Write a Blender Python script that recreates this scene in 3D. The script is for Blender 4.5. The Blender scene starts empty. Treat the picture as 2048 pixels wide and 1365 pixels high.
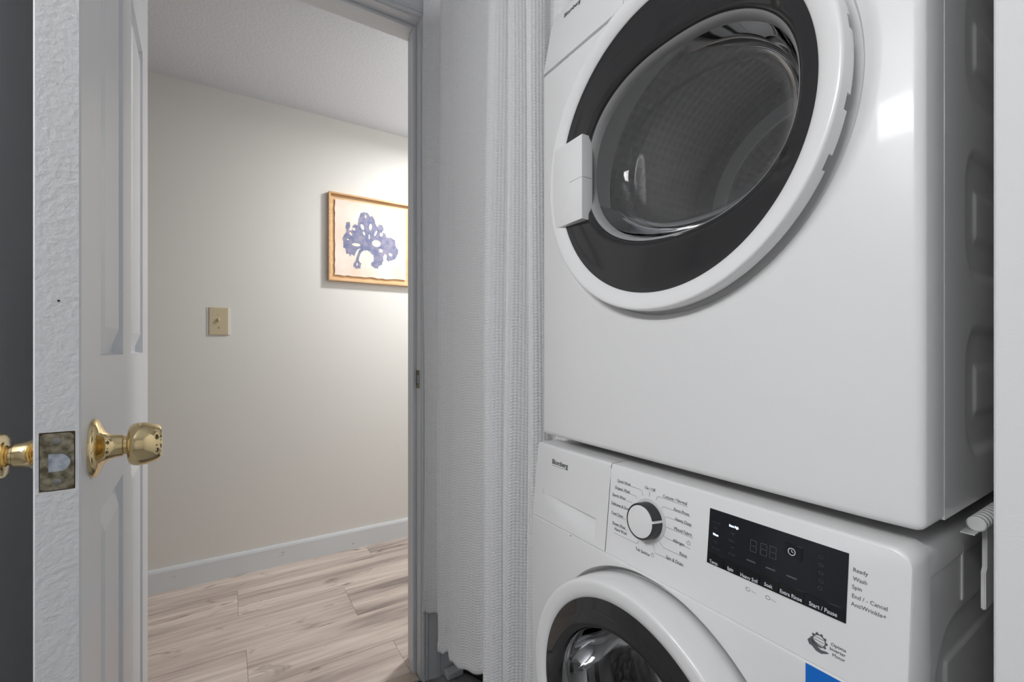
import bpy, bmesh, math, random
from mathutils import Matrix, Vector
random.seed(7)
sc = bpy.context.scene
col = sc.collection

# ------------------------------------------------------------------ camera, light, exposure
FPX, YAW, CAMZ, HORIZ = 904.0, math.radians(32.3), 1.04, 698.0
cd = bpy.data.cameras.new('camera'); cam = bpy.data.objects.new('camera', cd); col.objects.link(cam)
cd.sensor_width = 36.0; cd.lens = FPX / 2048 * 36.0; cd.clip_start = 0.02
cd.shift_y = (HORIZ - 682.5) / 2048
cam.location = (0, 0, CAMZ); cam.rotation_euler = (math.pi / 2, 0, -YAW)
sc.camera = cam

w = bpy.data.worlds.new('world'); sc.world = w; w.use_nodes = True
w.node_tree.nodes['Background'].inputs[0].default_value = (0.75, 0.8, 0.9, 1)
w.node_tree.nodes['Background'].inputs[1].default_value = 0.0   # closed rooms: no sky reaches them

def area(name, loc, rot, sx, sy, power, color=(1, 1, 1), shape='RECTANGLE', spread=None):
    l = bpy.data.lights.new(name, 'AREA'); l.shape = shape; l.size = sx
    if shape in ('RECTANGLE', 'ELLIPSE'): l.size_y = sy
    l.energy = power; l.color = color
    if spread: l.spread = spread
    o = bpy.data.objects.new(name, l); col.objects.link(o); o.location = loc; o.rotation_euler = rot
    return o
# bathroom wall lamp: its reflection is the bright patch on the dryer's bowed right edge
area('vanity_bar_offscreen', (-1.36, 0.08, 2.02), (0, math.radians(-76), 0), 0.15, 1.04, 19.0, (1.0, 1.0, 1.0))
# hall ceiling lamp: throws the picture's shadow down and to the left and lights the wall above it
area('hall_lamp_offscreen', (1.12, 1.86, 2.150), (0, 0, 0), 0.16, 0.16, 19.0, (1.0, 1.0, 0.99), 'DISK')

vs = sc.view_settings
vs.view_transform = 'Standard'; vs.look = 'None'; vs.gamma = 1.0; vs.use_curve_mapping = False
vs.exposure = 0.0
sc.cycles.max_bounces = 10; sc.cycles.diffuse_bounces = 6; sc.cycles.transparent_max_bounces = 12
sc.cycles.glossy_bounces = 5; sc.cycles.caustics_reflective = False; sc.cycles.caustics_refractive = False

# ------------------------------------------------------------------ materials
def srgb(v): 
    v /= 255.0
    return v / 12.92 if v <= 0.04045 else ((v + 0.055) / 1.055) ** 2.4
def C(r, g=None, b=None):
    if g is None: g = b = r
    return (srgb(r), srgb(g), srgb(b), 1)
class Mat:
    def __init__(s, name, colr, rough=0.5, metal=0.0, spec=0.5, coat=0.0, emit=None, es=0):
        s.m = bpy.data.materials.new(name); s.m.use_nodes = True
        s.t = s.m.node_tree; s.n = s.t.nodes; s.b = s.n['Principled BSDF']
        s.b.inputs['Base Color'].default_value = colr; s.b.inputs['Roughness'].default_value = rough
        s.b.inputs['Metallic'].default_value = metal; s.b.inputs['Specular IOR Level'].default_value = spec
        if coat:
            s.b.inputs['Coat Weight'].default_value = coat; s.b.inputs['Coat Roughness'].default_value = 0.03
        if emit:
            s.b.inputs['Emission Color'].default_value = emit; s.b.inputs['Emission Strength'].default_value = es
    def node(s, t, **kw):
        n = s.n.new(t)
        for k, v in kw.items():
            if k in n.inputs: n.inputs[k].default_value = v
            else: setattr(n, k, v)
        return n
    def link(s, a, b): s.t.links.new(a, b)
    def coord(s, out='Object', scale=(1, 1, 1)):
        tc = s.node('ShaderNodeTexCoord'); mp = s.node('ShaderNodeMapping'); mp.inputs['Scale'].default_value = scale
        s.link(tc.outputs[out], mp.inputs['Vector']); return mp.outputs['Vector']
    def bump(s, height, strength=0.2, dist=0.002):
        b = s.node('ShaderNodeBump', Strength=strength, Distance=dist)
        s.link(height, b.inputs['Height']); s.link(b.outputs['Normal'], s.b.inputs['Normal']); return b
    def noise_bump(s, scale, strength, dist=0.002, detail=3, sc3=(1, 1, 1)):
        n = s.node('ShaderNodeTexNoise', Scale=scale, Detail=detail); s.link(s.coord('Object', sc3), n.inputs['Vector'])
        s.bump(n.outputs['Fac'], strength, dist); return s
    def noise_color(s, scale, c1, c2, sc3=(1, 1, 1), lo=0.35, hi=0.65, detail=4):
        n = s.node('ShaderNodeTexNoise', Scale=scale, Detail=detail); s.link(s.coord('Object', sc3), n.inputs['Vector'])
        r = s.node('ShaderNodeValToRGB'); r.color_ramp.elements[0].position = lo; r.color_ramp.elements[1].position = hi
        r.color_ramp.elements[0].color = c1; r.color_ramp.elements[1].color = c2
        s.link(n.outputs['Fac'], r.inputs['Fac']); s.link(r.outputs['Color'], s.b.inputs['Base Color']); return s

cream = Mat('cream_wall_paint', C(229, 227, 222), 0.75, spec=0.2).noise_bump(260, 0.06, 0.001).m
white_wall = Mat('white_wall_paint', C(226, 226, 226), 0.7, spec=0.25).noise_bump(420, 0.15, 0.001).m
_c = Mat('textured_ceiling_paint', C(226, 229, 235), 0.85, spec=0.1)
_c.noise_bump(95, 0.55, 0.004, detail=5); ceil_m = _c.m
trim_m = Mat('semi_gloss_trim_paint', C(216, 218, 221), 0.38).noise_bump(180, 0.05, 0.001).m
_b = Mat('scuffed_baseboard_paint', C(221, 226, 229), 0.42)
_n = _b.node('ShaderNodeTexNoise', Scale=7.0, Detail=7.0); _b.link(_b.coord('Object', (1, 1, 2.2)), _n.inputs['Vector'])
_r = _b.node('ShaderNodeValToRGB'); _r.color_ramp.elements[0].position = 0.27; _r.color_ramp.elements[1].position = 0.33
_r.color_ramp.elements[0].color = C(150, 152, 156); _r.color_ramp.elements[1].color = C(221, 226, 229)
_b.link(_n.outputs['Fac'], _r.inputs['Fac']); _b.link(_r.outputs['Color'], _b.b.inputs['Base Color']); base_m = _b.m
door_m = Mat('glossy_door_paint', C(224, 226, 229), 0.30).noise_bump(55, 0.05, 0.002, sc3=(1, 1, 0.25)).m
dooredge_m = Mat('orange_peel_door_edge_paint', C(216, 216, 216), 0.45).noise_bump(190, 0.5, 0.002, detail=3).m
brass = Mat('polished_brass', (0.82, 0.65, 0.36, 1), 0.10, 1.0).noise_bump(30, 0.03, 0.002).m
_l = Mat('worn_brass_plate', (0.32, 0.27, 0.17, 1), 0.38, 1.0)
_l.noise_color(160, (0.17, 0.15, 0.10, 1), (0.46, 0.41, 0.30, 1)); latch_m = _l.m
bolt_m = Mat('worn_steel_bolt', (0.5, 0.55, 0.62, 1), 0.45, 0.9).noise_color(120, (0.30, 0.36, 0.44, 1), (0.66, 0.70, 0.76, 1)).m
dark_m = Mat('black_recess', C(18), 0.8).m
steel_m = Mat('screw_steel', (0.35, 0.34, 0.32, 1), 0.35, 1.0).m
_e = Mat('white_enamel', C(229, 229, 229), 0.30, spec=0.35, coat=0.15); _e.b.inputs['Coat Roughness'].default_value = 0.06; enamel = _e.m
plastic = Mat('white_plastic', C(230, 230, 230), 0.30).m
plastic2 = Mat('white_satin_plastic', C(226, 226, 226), 0.42).m
ring_m = Mat('glossy_white_door_ring', C(233, 233, 233), 0.16, coat=0.3).m
under_m = Mat('galvanised_underframe_sheet', C(170), 0.5).m
_g = Mat('smoked_black_glass', C(40, 40, 41), 0.06, spec=0.6)
_v = _g.node('ShaderNodeTexVoronoi', Scale=260.0); _g.link(_g.coord('Object'), _v.inputs['Vector'])
_r = _g.node('ShaderNodeValToRGB'); _r.color_ramp.elements[0].position = 0.03; _r.color_ramp.elements[1].position = 0.06
_r.color_ramp.elements[0].color = C(78); _r.color_ramp.elements[1].color = C(40, 40, 41)
_g.link(_v.outputs['Distance'], _r.inputs['Fac']); _g.link(_r.outputs['Color'], _g.b.inputs['Base Color']); blackglass = _g.m
black_rub = Mat('black_rubber', C(16), 0.6).m
grey_rub = Mat('grey_rubber_gasket', C(96), 0.5).m
knob_m = Mat('charcoal_knob_plastic', C(52, 52, 53), 0.45).noise_bump(200, 0.05, 0.001).m
knobbase_m = Mat('pale_grey_plastic', C(205), 0.35).m
ink = Mat('grey_print_ink', C(92, 92, 96), 0.6).m
ink_dark = Mat('dark_print_ink', C(62, 62, 66), 0.6).m
ink_white = Mat('white_print_ink', C(205, 208, 214), 0.6).m
ink_dim = Mat('dim_display_print', C(70, 68, 70), 0.5).m
lit = Mat('lit_display_text', C(200, 220, 255), 0.5, emit=(0.75, 0.86, 1.0, 1), es=1.6).m
disp_m = Mat('black_display_glass', C(22, 25, 31), 0.10, spec=0.5).m
btn_m = Mat('black_button_glass', C(15, 16, 18), 0.16).m
blue_m = Mat('blue_sticker', C(0, 106, 200), 0.45).m
white_st = Mat('white_sticker', C(235), 0.5).m
plate_m = Mat('almond_switch_plate', C(205, 190, 158), 0.4).m
toggle_m = Mat('almond_switch_toggle', C(214, 200, 170), 0.35).m
caulk_m = Mat('white_wall_patch_paint', C(232), 0.6).m
paper_m = Mat('art_paper', C(240, 224, 208), 0.8).noise_color(9, C(236, 214, 196), C(243, 231, 221)).m
coral_m = Mat('indigo_coral_print', C(120, 125, 158), 0.8).noise_color(42, C(116, 122, 154), C(154, 150, 170)).m
backing_m = Mat('birch_backing_board', C(225, 190, 146), 0.6).noise_color(14, C(216, 178, 132), C(230, 198, 156), (0.4, 1, 5)).m
frame_m = Mat('light_oak_frame', C(218, 178, 132), 0.45).noise_color(40, C(206, 164, 118), C(226, 188, 144), (0.25, 1, 3)).m
tile_m = Mat('grey_floor_tile', C(150, 150, 150), 0.5).noise_color(20, C(132), C(162)).m
grout_m = Mat('dark_grout', C(85), 0.9).m
lampshade = Mat('white_glass_lamp_shade', C(240), 0.4, emit=(1, 0.98, 0.95, 1), es=3.0).m
lampring = Mat('white_lamp_ring', C(235), 0.4).m
chrome_m = Mat('chrome', (0.8, 0.8, 0.8, 1), 0.12, 1.0).m
cloth_bag = Mat('black_rubber_hose', C(14), 0.7).m
sill_m = Mat('pale_oak_threshold', C(196, 180, 164), 0.5).noise_color(30, C(180, 164, 150), C(206, 190, 174), (0.2, 1, 1)).m
wood_m = Mat('bare_mortise_wood', C(150, 122, 94), 0.8).m
sub_m = Mat('subfloor', C(110, 98, 90), 0.9).m

def drum_material(name, base, scale, rough, metal):
    d = Mat(name, base, rough, metal)
    v = d.node('ShaderNodeTexVoronoi', Scale=1.0); v.inputs['Randomness'].default_value = 0.0
    uv = d.node('ShaderNodeUVMap'); mp = d.node('ShaderNodeMapping'); mp.inputs['Scale'].default_value = (scale, scale, scale)
    d.link(uv.outputs['UV'], mp.inputs['Vector']); d.link(mp.outputs['Vector'], v.inputs['Vector'])
    d.bump(v.outputs['Distance'], 0.8, 0.006); return d.m
drum_m = drum_material('perforated_drum_steel', (0.72, 0.72, 0.72, 1), 54.0, 0.45, 0.0)
flange_m = Mat('satin_grey_flange', (0.34, 0.34, 0.34, 1), 0.30).m
drumring_m = Mat('bright_drum_ring', (0.97, 0.97, 0.97, 1), 0.25, 0.0).m
_d = Mat('embossed_washer_drum', (0.55, 0.55, 0.56, 1), 0.22, 0.9)
_v = _d.node('ShaderNodeTexVoronoi', Scale=70.0); _d.link(_d.coord('Object'), _v.inputs['Vector']); _d.bump(_v.outputs['Distance'], 0.8, 0.006)
wdrum_m = _d.m

def glass_material(name, tint, ior=1.45, minr=0.04):
    m = bpy.data.materials.new(name); m.use_nodes = True; t = m.node_tree; t.nodes.clear()
    o = t.nodes.new('ShaderNodeOutputMaterial'); mix = t.nodes.new('ShaderNodeMixShader')
    tr = t.nodes.new('ShaderNodeBsdfTransparent'); tr.inputs[0].default_value = tint
    gl = t.nodes.new('ShaderNodeBsdfGlossy'); gl.inputs['Roughness'].default_value = 0.03; gl.inputs['Color'].default_value = (0.6, 0.6, 0.6, 1)
    fr = t.nodes.new('ShaderNodeFresnel'); fr.inputs['IOR'].default_value = ior
    t.links.new(fr.outputs[0], mix.inputs[0]); t.links.new(tr.outputs[0], mix.inputs[1]); t.links.new(gl.outputs[0], mix.inputs[2])
    t.links.new(mix.outputs[0], o.inputs[0]); return m
bowl_glass = glass_material('clear_bowl_glass', (0.93, 0.93, 0.93, 1), 1.36)

def waffle_material():
    d = Mat('white_waffle_cloth', C(248, 248, 248), 0.9, spec=0.1)
    d.b.inputs['Sheen Weight'].default_value = 0.15
    uv = d.node('ShaderNodeUVMap'); sx = d.node('ShaderNodeSeparateXYZ'); d.link(uv.outputs['UV'], sx.inputs[0])
    def tri(sock, period, ph=0.0):   # one pillow per period
        m = d.node('ShaderNodeMath', operation='MULTIPLY_ADD'); m.inputs[1].default_value = math.pi / period; m.inputs[2].default_value = ph
        d.link(sock, m.inputs[0]); s = d.node('ShaderNodeMath', operation='SINE'); d.link(m.outputs[0], s.inputs[0]); ab = d.node('ShaderNodeMath', operation='ABSOLUTE'); d.link(s.outputs[0], ab.inputs[0])
        return ab.outputs[0]
    a = tri(sx.outputs['X'], 0.0100); b = tri(sx.outputs['Y'], 0.0070)
    # brick-like offset cells: product of the two waves
    p = d.node('ShaderNodeMath', operation='MULTIPLY'); d.link(a, p.inputs[0]); d.link(b, p.inputs[1])
    bm_ = d.bump(p.outputs[0], 0.60, 0.0021)
    return d.m
waffle = waffle_material()

def plank_material():
    d = Mat('washed_oak_plank', C(196, 176, 164), 0.42, spec=0.35)
    oi = d.node('ShaderNodeObjectInfo'); tc = d.node('ShaderNodeTexCoord')
    off = d.node('ShaderNodeVectorMath', operation='SCALE'); cmb = d.node('ShaderNodeCombineXYZ')
    for k in range(3): d.link(oi.outputs['Random'], cmb.inputs[k])
    d.link(cmb.outputs[0], off.inputs[0]); off.inputs['Scale'].default_value = 37.0
    add = d.node('ShaderNodeVectorMath', operation='ADD'); d.link(tc.outputs['Object'], add.inputs[0]); d.link(off.outputs[0], add.inputs[1])
    def nz(scale, sc3, det, rough=0.6, dist=0.0):
        mp = d.node('ShaderNodeMapping'); mp.inputs['Scale'].default_value = sc3; d.link(add.outputs[0], mp.inputs['Vector'])
        n = d.node('ShaderNodeTexNoise', Scale=scale, Detail=det, Roughness=rough, Distortion=dist); d.link(mp.outputs[0], n.inputs['Vector']); return n.outputs['Fac']
    broad = nz(8.5, (0.10, 1.0, 1.0), 4.0, 0.62, 0.4); knots = nz(5.0, (0.75, 2.2, 1.0), 4.0, 0.65, 0.8); grain = nz(60.0, (0.05, 1.0, 1.0), 4.0)
    r1 = d.node('ShaderNodeValToRGB'); cr = r1.color_ramp; cr.elements[0].position = 0.33; cr.elements[1].position = 0.66
    cr.elements[0].color = C(143, 131, 127); cr.elements[1].color = C(232, 217, 206)
    e = cr.elements.new(0.47); e.color = C(205, 189, 180)
    d.link(broad, r1.inputs['Fac'])
    r2 = d.node('ShaderNodeValToRGB'); r2.color_ramp.elements[0].position = 0.60; r2.color_ramp.elements[1].position = 0.72
    r2.color_ramp.elements[0].color = (0, 0, 0, 1); r2.color_ramp.elements[1].color = (1, 1, 1, 1); d.link(knots, r2.inputs['Fac'])
    mx = d.node('ShaderNodeMix', data_type='RGBA'); d.link(r2.outputs['Color'], mx.inputs['Factor']); d.link(r1.outputs['Color'], mx.inputs['A']); mx.inputs['B'].default_value = C(138, 121, 113)
    r3 = d.node('ShaderNodeValToRGB'); r3.color_ramp.elements[0].position = 0.30; r3.color_ramp.elements[1].position = 0.60
    r3.color_ramp.elements[0].color = C(214); r3.color_ramp.elements[1].color = C(255); d.link(grain, r3.inputs['Fac'])
    m2 = d.node('ShaderNodeMix', data_type='RGBA', blend_type='MULTIPLY'); m2.inputs['Factor'].default_value = 0.8
    d.link(mx.outputs['Result'], m2.inputs['A']); d.link(r3.outputs['Color'], m2.inputs['B'])
    d.link(m2.outputs['Result'], d.b.inputs['Base Color']); d.bump(grain, 0.12, 0.001); return d.m
plank_m = plank_material()

# ------------------------------------------------------------------ mesh helpers
def obj(name, me, mat=None, parent=None, smooth=False, loc=None):
    if mat: me.materials.append(mat)
    if smooth:
        for p in me.polygons: p.use_smooth = True
    o = bpy.data.objects.new(name, me); col.objects.link(o)
    if parent:
        o.parent = parent; o.matrix_parent_inverse = parent_world(parent).inverted()
    return o
def parent_world(p):
    m = Matrix.LocRotScale(p.location, p.rotation_euler, p.scale)
    return (parent_world(p.parent) @ p.matrix_parent_inverse @ m) if p.parent else m
def empty(name, loc, label=None, cat=None, kind=None, group=None):
    o = bpy.data.objects.new(name, None); col.objects.link(o); o.location = loc; o.empty_display_size = 0.05
    tag(o, label, cat, kind, group); return o
def tag(o, label=None, cat=None, kind=None, group=None):
    if label: o['label'] = label
    if cat: o['category'] = cat
    if kind: o['kind'] = kind
    if group: o['group'] = group
    return o
def pydata(name, v, f): 
    me = bpy.data.meshes.new(name); me.from_pydata(v, [], f); me.update(); return me
def finish(bm, name, normals=True):
    if normals: bmesh.ops.recalc_face_normals(bm, faces=bm.faces)
    me = bpy.data.meshes.new(name); bm.to_mesh(me); bm.free(); return me
def add_box(bm, x0, x1, y0, y1, z0, z1, bev=0.0, seg=2):
    r = bmesh.ops.create_cube(bm, size=1.0); vs_ = r['verts']
    bmesh.ops.scale(bm, verts=vs_, vec=(abs(x1 - x0), abs(y1 - y0), abs(z1 - z0)))
    bmesh.ops.translate(bm, verts=vs_, vec=((x0 + x1) / 2, (y0 + y1) / 2, (z0 + z1) / 2))
    if bev:
        es = list({e for v in vs_ for e in v.link_edges})
        bmesh.ops.bevel(bm, geom=es, offset=bev, segments=seg, profile=0.5, affect='EDGES')
def box(name, x0, x1, y0, y1, z0, z1, mat, parent=None, bev=0.0, seg=2, smooth=False):
    bm = bmesh.new(); add_box(bm, x0, x1, y0, y1, z0, z1, bev, seg)
    return obj(name, finish(bm, name), mat, parent, smooth)
def boxes(name, lst, mat, parent=None, bev=0.0):
    bm = bmesh.new()
    for b in lst: add_box(bm, *b, bev)
    return obj(name, finish(bm, name), mat, parent)
def shade_auto(o, ang=35):
    me = o.data; me.polygons.foreach_set('use_smooth', [True] * len(me.polygons))
    me.set_sharp_from_angle(angle=math.radians(ang)); return o

def lathe(name, prof, cy, cz, mat, parent=None, n=96, shape=None, uv=False, ang=35, a0=0.0, a1=None, axis='X', close=False):
    """prof: list of (x, r) or (x, (ry, rz), dy, dz, power); ring about an axis along X at (cy, cz)."""
    full = a1 is None; a1 = a0 + 2 * math.pi if full else a1
    cnt = n if full else n + 1
    v, f = [], []
    for p in prof:
        x, r = p[0], p[1]; dy = p[2] if len(p) > 2 else 0; dz = p[3] if len(p) > 3 else 0; pw = p[4] if len(p) > 4 else 2.0
        ry, rz = r if isinstance(r, tuple) else (r, r)
        for k in range(cnt):
            a = a0 + (a1 - a0) * k / n; ca, sa = math.cos(a), math.sin(a)
            if pw == 2.0 and ry == rz: yy, zz = ry * ca, rz * sa
            else:
                q = (abs(ca / max(ry, 1e-6)) ** pw + abs(sa / max(rz, 1e-6)) ** pw) ** (-1 / pw); yy, zz = q * ca, q * sa
            v.append((x, cy + dy + yy, cz + dz + zz))
    for i in range(len(prof) - 1):
        for k in range(n):
            k2 = (k + 1) % cnt if full else k + 1
            f.append((i * cnt + k, i * cnt + k2, (i + 1) * cnt + k2, (i + 1) * cnt + k))
    me = pydata(name, v, f)
    if uv:
        L = [0.0]
        for i in range(1, len(prof)):
            r0 = prof[i - 1][1]; r1 = prof[i][1]
            r0 = r0[0] if isinstance(r0, tuple) else r0; r1 = r1[0] if isinstance(r1, tuple) else r1
            L.append(L[-1] + math.hypot(prof[i][0] - prof[i - 1][0], r1 - r0))
        ul = me.uv_layers.new(name='UVMap'); rr = max((p[1][0] if isinstance(p[1], tuple) else p[1]) for p in prof)
        for poly in me.polygons:
            for li in poly.loop_indices:
                vi = me.loops[li].vertex_index; i, k = divmod(vi, cnt)
                kk = k
                if full and k == 0 and max(me.loops[l].vertex_index % cnt for l in poly.loop_indices) == cnt - 1: kk = cnt
                ul.data[li].uv = (kk / n * (a1 - a0) * rr, L[i])
    bm = bmesh.new(); bm.from_mesh(me)
    bmesh.ops.remove_doubles(bm, verts=bm.verts, dist=1e-6); bmesh.ops.recalc_face_normals(bm, faces=bm.faces)
    bm.to_mesh(me); bm.free()
    o = obj(name, me, mat, parent); shade_auto(o, ang); return o

def disc(name, x, r, cy, cz, mat, parent=None, n=64):
    v = [(x, cy, cz)] + [(x, cy + r * math.cos(2 * math.pi * k / n), cz + r * math.sin(2 * math.pi * k / n)) for k in range(n)]
    f = [(0, 1 + (k + 1) % n, 1 + k) for k in range(n)]
    return obj(name, pydata(name, v, f), mat, parent)

def rr_point(hy, hz, r, ang):
    """point of a rounded rectangle (half sizes hy, hz; corner radius r) on the ray at angle ang."""
    ca, sa = math.cos(ang), math.sin(ang)
    t = min(hy / abs(ca) if abs(ca) > 1e-9 else 1e9, hz / abs(sa) if abs(sa) > 1e-9 else 1e9)
    y, z = t * ca, t * sa
    cyy, czz = hy - r, hz - r
    if r > 0 and abs(y) > cyy and abs(z) > czz:
        sy, sz = math.copysign(cyy, ca), math.copysign(czz, sa)
        b = ca * sy + sa * sz; c = sy * sy + sz * sz - r * r
        t = b + math.sqrt(max(b * b - c, 0)); y, z = t * ca, t * sa
    return y, z
def plate_hole(name, y0, y1, z0, z1, loops, hole, mat, parent, cr=0.01, n=192, bow=None):
    """front plate facing -X: loops [(inset, x)], then hole loops [(r, x)] about hole centre (cy, cz); n rays."""
    cy, cz = hole[0], hole[1]
    v, f = [], []; rows = 0
    my, mz = (y0 + y1) / 2, (z0 + z1) / 2
    def outer(ang, ins):
        # ray from hole centre to the inset rounded rectangle: sample rectangle about its own centre, blended by angle
        return rr_point((y1 - y0) / 2 - ins, (z1 - z0) / 2 - ins, max(cr - ins, 0.0005), ang)
    ca = math.atan2((z1 - z0), (y1 - y0))
    angs = sorted([2 * math.pi * k / n for k in range(n)] + [c_ + 0.0031 * k for c_ in (ca, math.pi - ca, math.pi + ca, 2 * math.pi - ca) for k in range(-6, 7)])
    n = len(angs)
    for ins, x in loops:
        for a in angs:
            y, z = outer(a, ins); v.append((x + (bow(my + y) if bow else 0), my + y, mz + z))
        rows += 1
    if bow:      # rows blended from the rim to the porthole so the bow of the sheet shows
        ins, x = loops[-1]; r = hole[2][0][0]
        for t in lin(0, 1, 14)[1:]:
            for a in angs:
                y, z = outer(a, ins); y += my; z += mz; b = math.atan2(z - cz, y - cy)
                yy, zz = y + (cy + r * math.cos(b) - y) * t, z + (cz + r * math.sin(b) - z) * t
                v.append((x + bow(yy), yy, zz))
            rows += 1
    for r, x in (hole[2][1:] if bow else hole[2]):
        for a in angs:
            y, z = outer(a, 0); b = math.atan2(mz + z - cz, my + y - cy)
            v.append((x + (bow(cy + r * math.cos(b)) if bow else 0), cy + r * math.cos(b), cz + r * math.sin(b)))
        rows += 1
    for i in range(rows - 1):
        for k in range(n):
            k2 = (k + 1) % n; f.append((i * n + k, i * n + k2, (i + 1) * n + k2, (i + 1) * n + k))
    me = pydata(name, v, f)
    bm = bmesh.new(); bm.from_mesh(me); bmesh.ops.recalc_face_normals(bm, faces=bm.faces); bm.to_mesh(me); bm.free()
    o = obj(name, me, mat, parent); shade_auto(o, 30); return o

def grid_surface(name, us, vs2, fn, mat, parent, ang=30):
    v = [fn(a, b) for b in vs2 for a in us]; nu = len(us)
    f = [(j * nu + i, j * nu + i + 1, (j + 1) * nu + i + 1, (j + 1) * nu + i) for j in range(len(vs2) - 1) for i in range(nu - 1)]
    o = obj(name, pydata(name, v, f), mat, parent); shade_auto(o, ang); return o
def lin(a, b, n): return [a + (b - a) * k / n for k in range(n + 1)]
def sst(e0, e1, x):
    t = max(0, min(1, (x - e0) / (e1 - e0))); return t * t * (3 - 2 * t)
def tube(name, pts, r, mat, parent=None, n=10):
    bm = bmesh.new(); prev = None; rings = []
    P = [Vector(p) for p in pts]
    for i, p in enumerate(P):
        t = ((P[min(i + 1, len(P) - 1)] - P[max(i - 1, 0)])).normalized()
        u = t.cross(Vector((0, 0, 1))); u = u.normalized() if u.length > 1e-4 else Vector((1, 0, 0)); w_ = t.cross(u).normalized()
        rad = r[i] if isinstance(r, (list, tuple)) else r
        rings.append([bm.verts.new(p + rad * (math.cos(2 * math.pi * k / n) * u + math.sin(2 * math.pi * k / n) * w_)) for k in range(n)])
    for a, b in zip(rings, rings[1:]):
        for k in range(n): bm.faces.new((a[k], a[(k + 1) % n], b[(k + 1) % n], b[k]))
    bm.faces.new(rings[0]); bm.faces.new(rings[-1])
    o = obj(name, finish(bm, name), mat, parent); shade_auto(o, 50); return o
def lathe_dir(name, prof, origin, direction, mat, parent, n=48, ang=40):
    """prof: (distance along direction, radius)."""
    d = Vector(direction).normalized(); u = d.orthogonal().normalized(); w_ = d.cross(u)
    v, f = [], []
    for t, r in prof:
        for k in range(n):
            a = 2 * math.pi * k / n; v.append(tuple(Vector(origin) + t * d + r * (math.cos(a) * u + math.sin(a) * w_)))
    for i in range(len(prof) - 1):
        for k in range(n): f.append((i * n + k, i * n + (k + 1) % n, (i + 1) * n + (k + 1) % n, (i + 1) * n + k))
    me = pydata(name, v, f); bm = bmesh.new(); bm.from_mesh(me); bmesh.ops.remove_doubles(bm, verts=bm.verts, dist=1e-6)
    bmesh.ops.recalc_face_normals(bm, faces=bm.faces); bm.to_mesh(me); bm.free()
    o = obj(name, me, mat, parent); shade_auto(o, ang); return o

def cut(o, cutters):
    """carve closed cutter meshes out of a closed mesh object, for real recesses."""
    for me in cutters:
        c = bpy.data.objects.new('cutter', me); col.objects.link(c)
        md = o.modifiers.new('cut', 'BOOLEAN'); md.operation = 'DIFFERENCE'; md.solver = 'EXACT'; md.object = c
        bpy.context.view_layer.update(); c.matrix_world = o.matrix_world.copy(); bpy.context.view_layer.update()
        me2 = bpy.data.meshes.new_from_object(o.evaluated_get(bpy.context.evaluated_depsgraph_get()))
        o.modifiers.remove(md); o.data = me2; bpy.data.objects.remove(c)
    return o
def box_mesh(x0, x1, y0, y1, z0, z1):
    bm = bmesh.new(); add_box(bm, x0, x1, y0, y1, z0, z1); return finish(bm, 'cutter')
def curve_fill(name, polys, M, mat, parent, thick=0.0002):
    """flat filled shape from closed polygons (holes by even-odd), placed with matrix M."""
    cu = bpy.data.curves.new(name, 'CURVE'); cu.dimensions = '2D'; cu.fill_mode = 'BOTH'; cu.extrude = thick
    for p in polys:
        s = cu.splines.new('POLY'); s.points.add(len(p) - 1); s.use_cyclic_u = True
        for q, pt in zip(p, s.points): pt.co = (q[0], q[1], 0, 1)
    t = bpy.data.objects.new(name, cu); me = bpy.data.meshes.new_from_object(t)
    bpy.data.objects.remove(t); bpy.data.curves.remove(cu)
    me.transform(M); return obj(name, me, mat, parent)
def text(name, s, M, size, mat, parent, sx=1.0, align='LEFT', thick=0.0001, bold=0.0, shear=0.0):
    cu = bpy.data.curves.new(name, 'FONT'); cu.body = s; cu.size = size; cu.align_x = align; cu.extrude = thick; cu.offset = bold; cu.shear = shear
    cu.resolution_u = 3
    t = bpy.data.objects.new(name, cu); me = bpy.data.meshes.new_from_object(t)
    bpy.data.objects.remove(t); bpy.data.curves.remove(cu)
    me.transform(M @ Matrix.Scale(sx, 4, (1, 0, 0))); return obj(name, me, mat, parent)
def strip(name, pts, wd, M, mat, parent):
    """thin printed polyline in the plane of M."""
    v, f = [], []
    P = [Vector((p[0], p[1])) for p in pts]
    for i, p in enumerate(P):
        t = (P[min(i + 1, len(P) - 1)] - P[max(i - 1, 0)]).normalized(); nrm = Vector((-t.y, t.x)) * wd / 2
        v += [(p.x + nrm.x, p.y + nrm.y, 0), (p.x - nrm.x, p.y - nrm.y, 0)]
    f = [(2 * i, 2 * i + 1, 2 * i + 3, 2 * i + 2) for i in range(len(P) - 1)]
    me = pydata(name, v, f); me.transform(M); return obj(name, me, mat, parent)

# photo pixel -> direction from the camera (distance always comes from the surface the mark lies on)
_s, _cc = math.sin(YAW), math.cos(YAW)
def ray(px, py):
    r = (px - 1024) / FPX; z = -(py - HORIZ) / FPX
    return Vector((r * _cc + _s, -r * _s + _cc, z))

# ------------------------------------------------------------------ structure
HC = 2.215           # ceiling height
YD0, YD1 = 1.350, 1.465   # doorway wall
YH = 2.4365          # hall wall
JX0, JX1 = -0.195, 0.514  # door opening between jambs
DOORH = 2.072
S = lambda o: tag(o, kind='structure')

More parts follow.
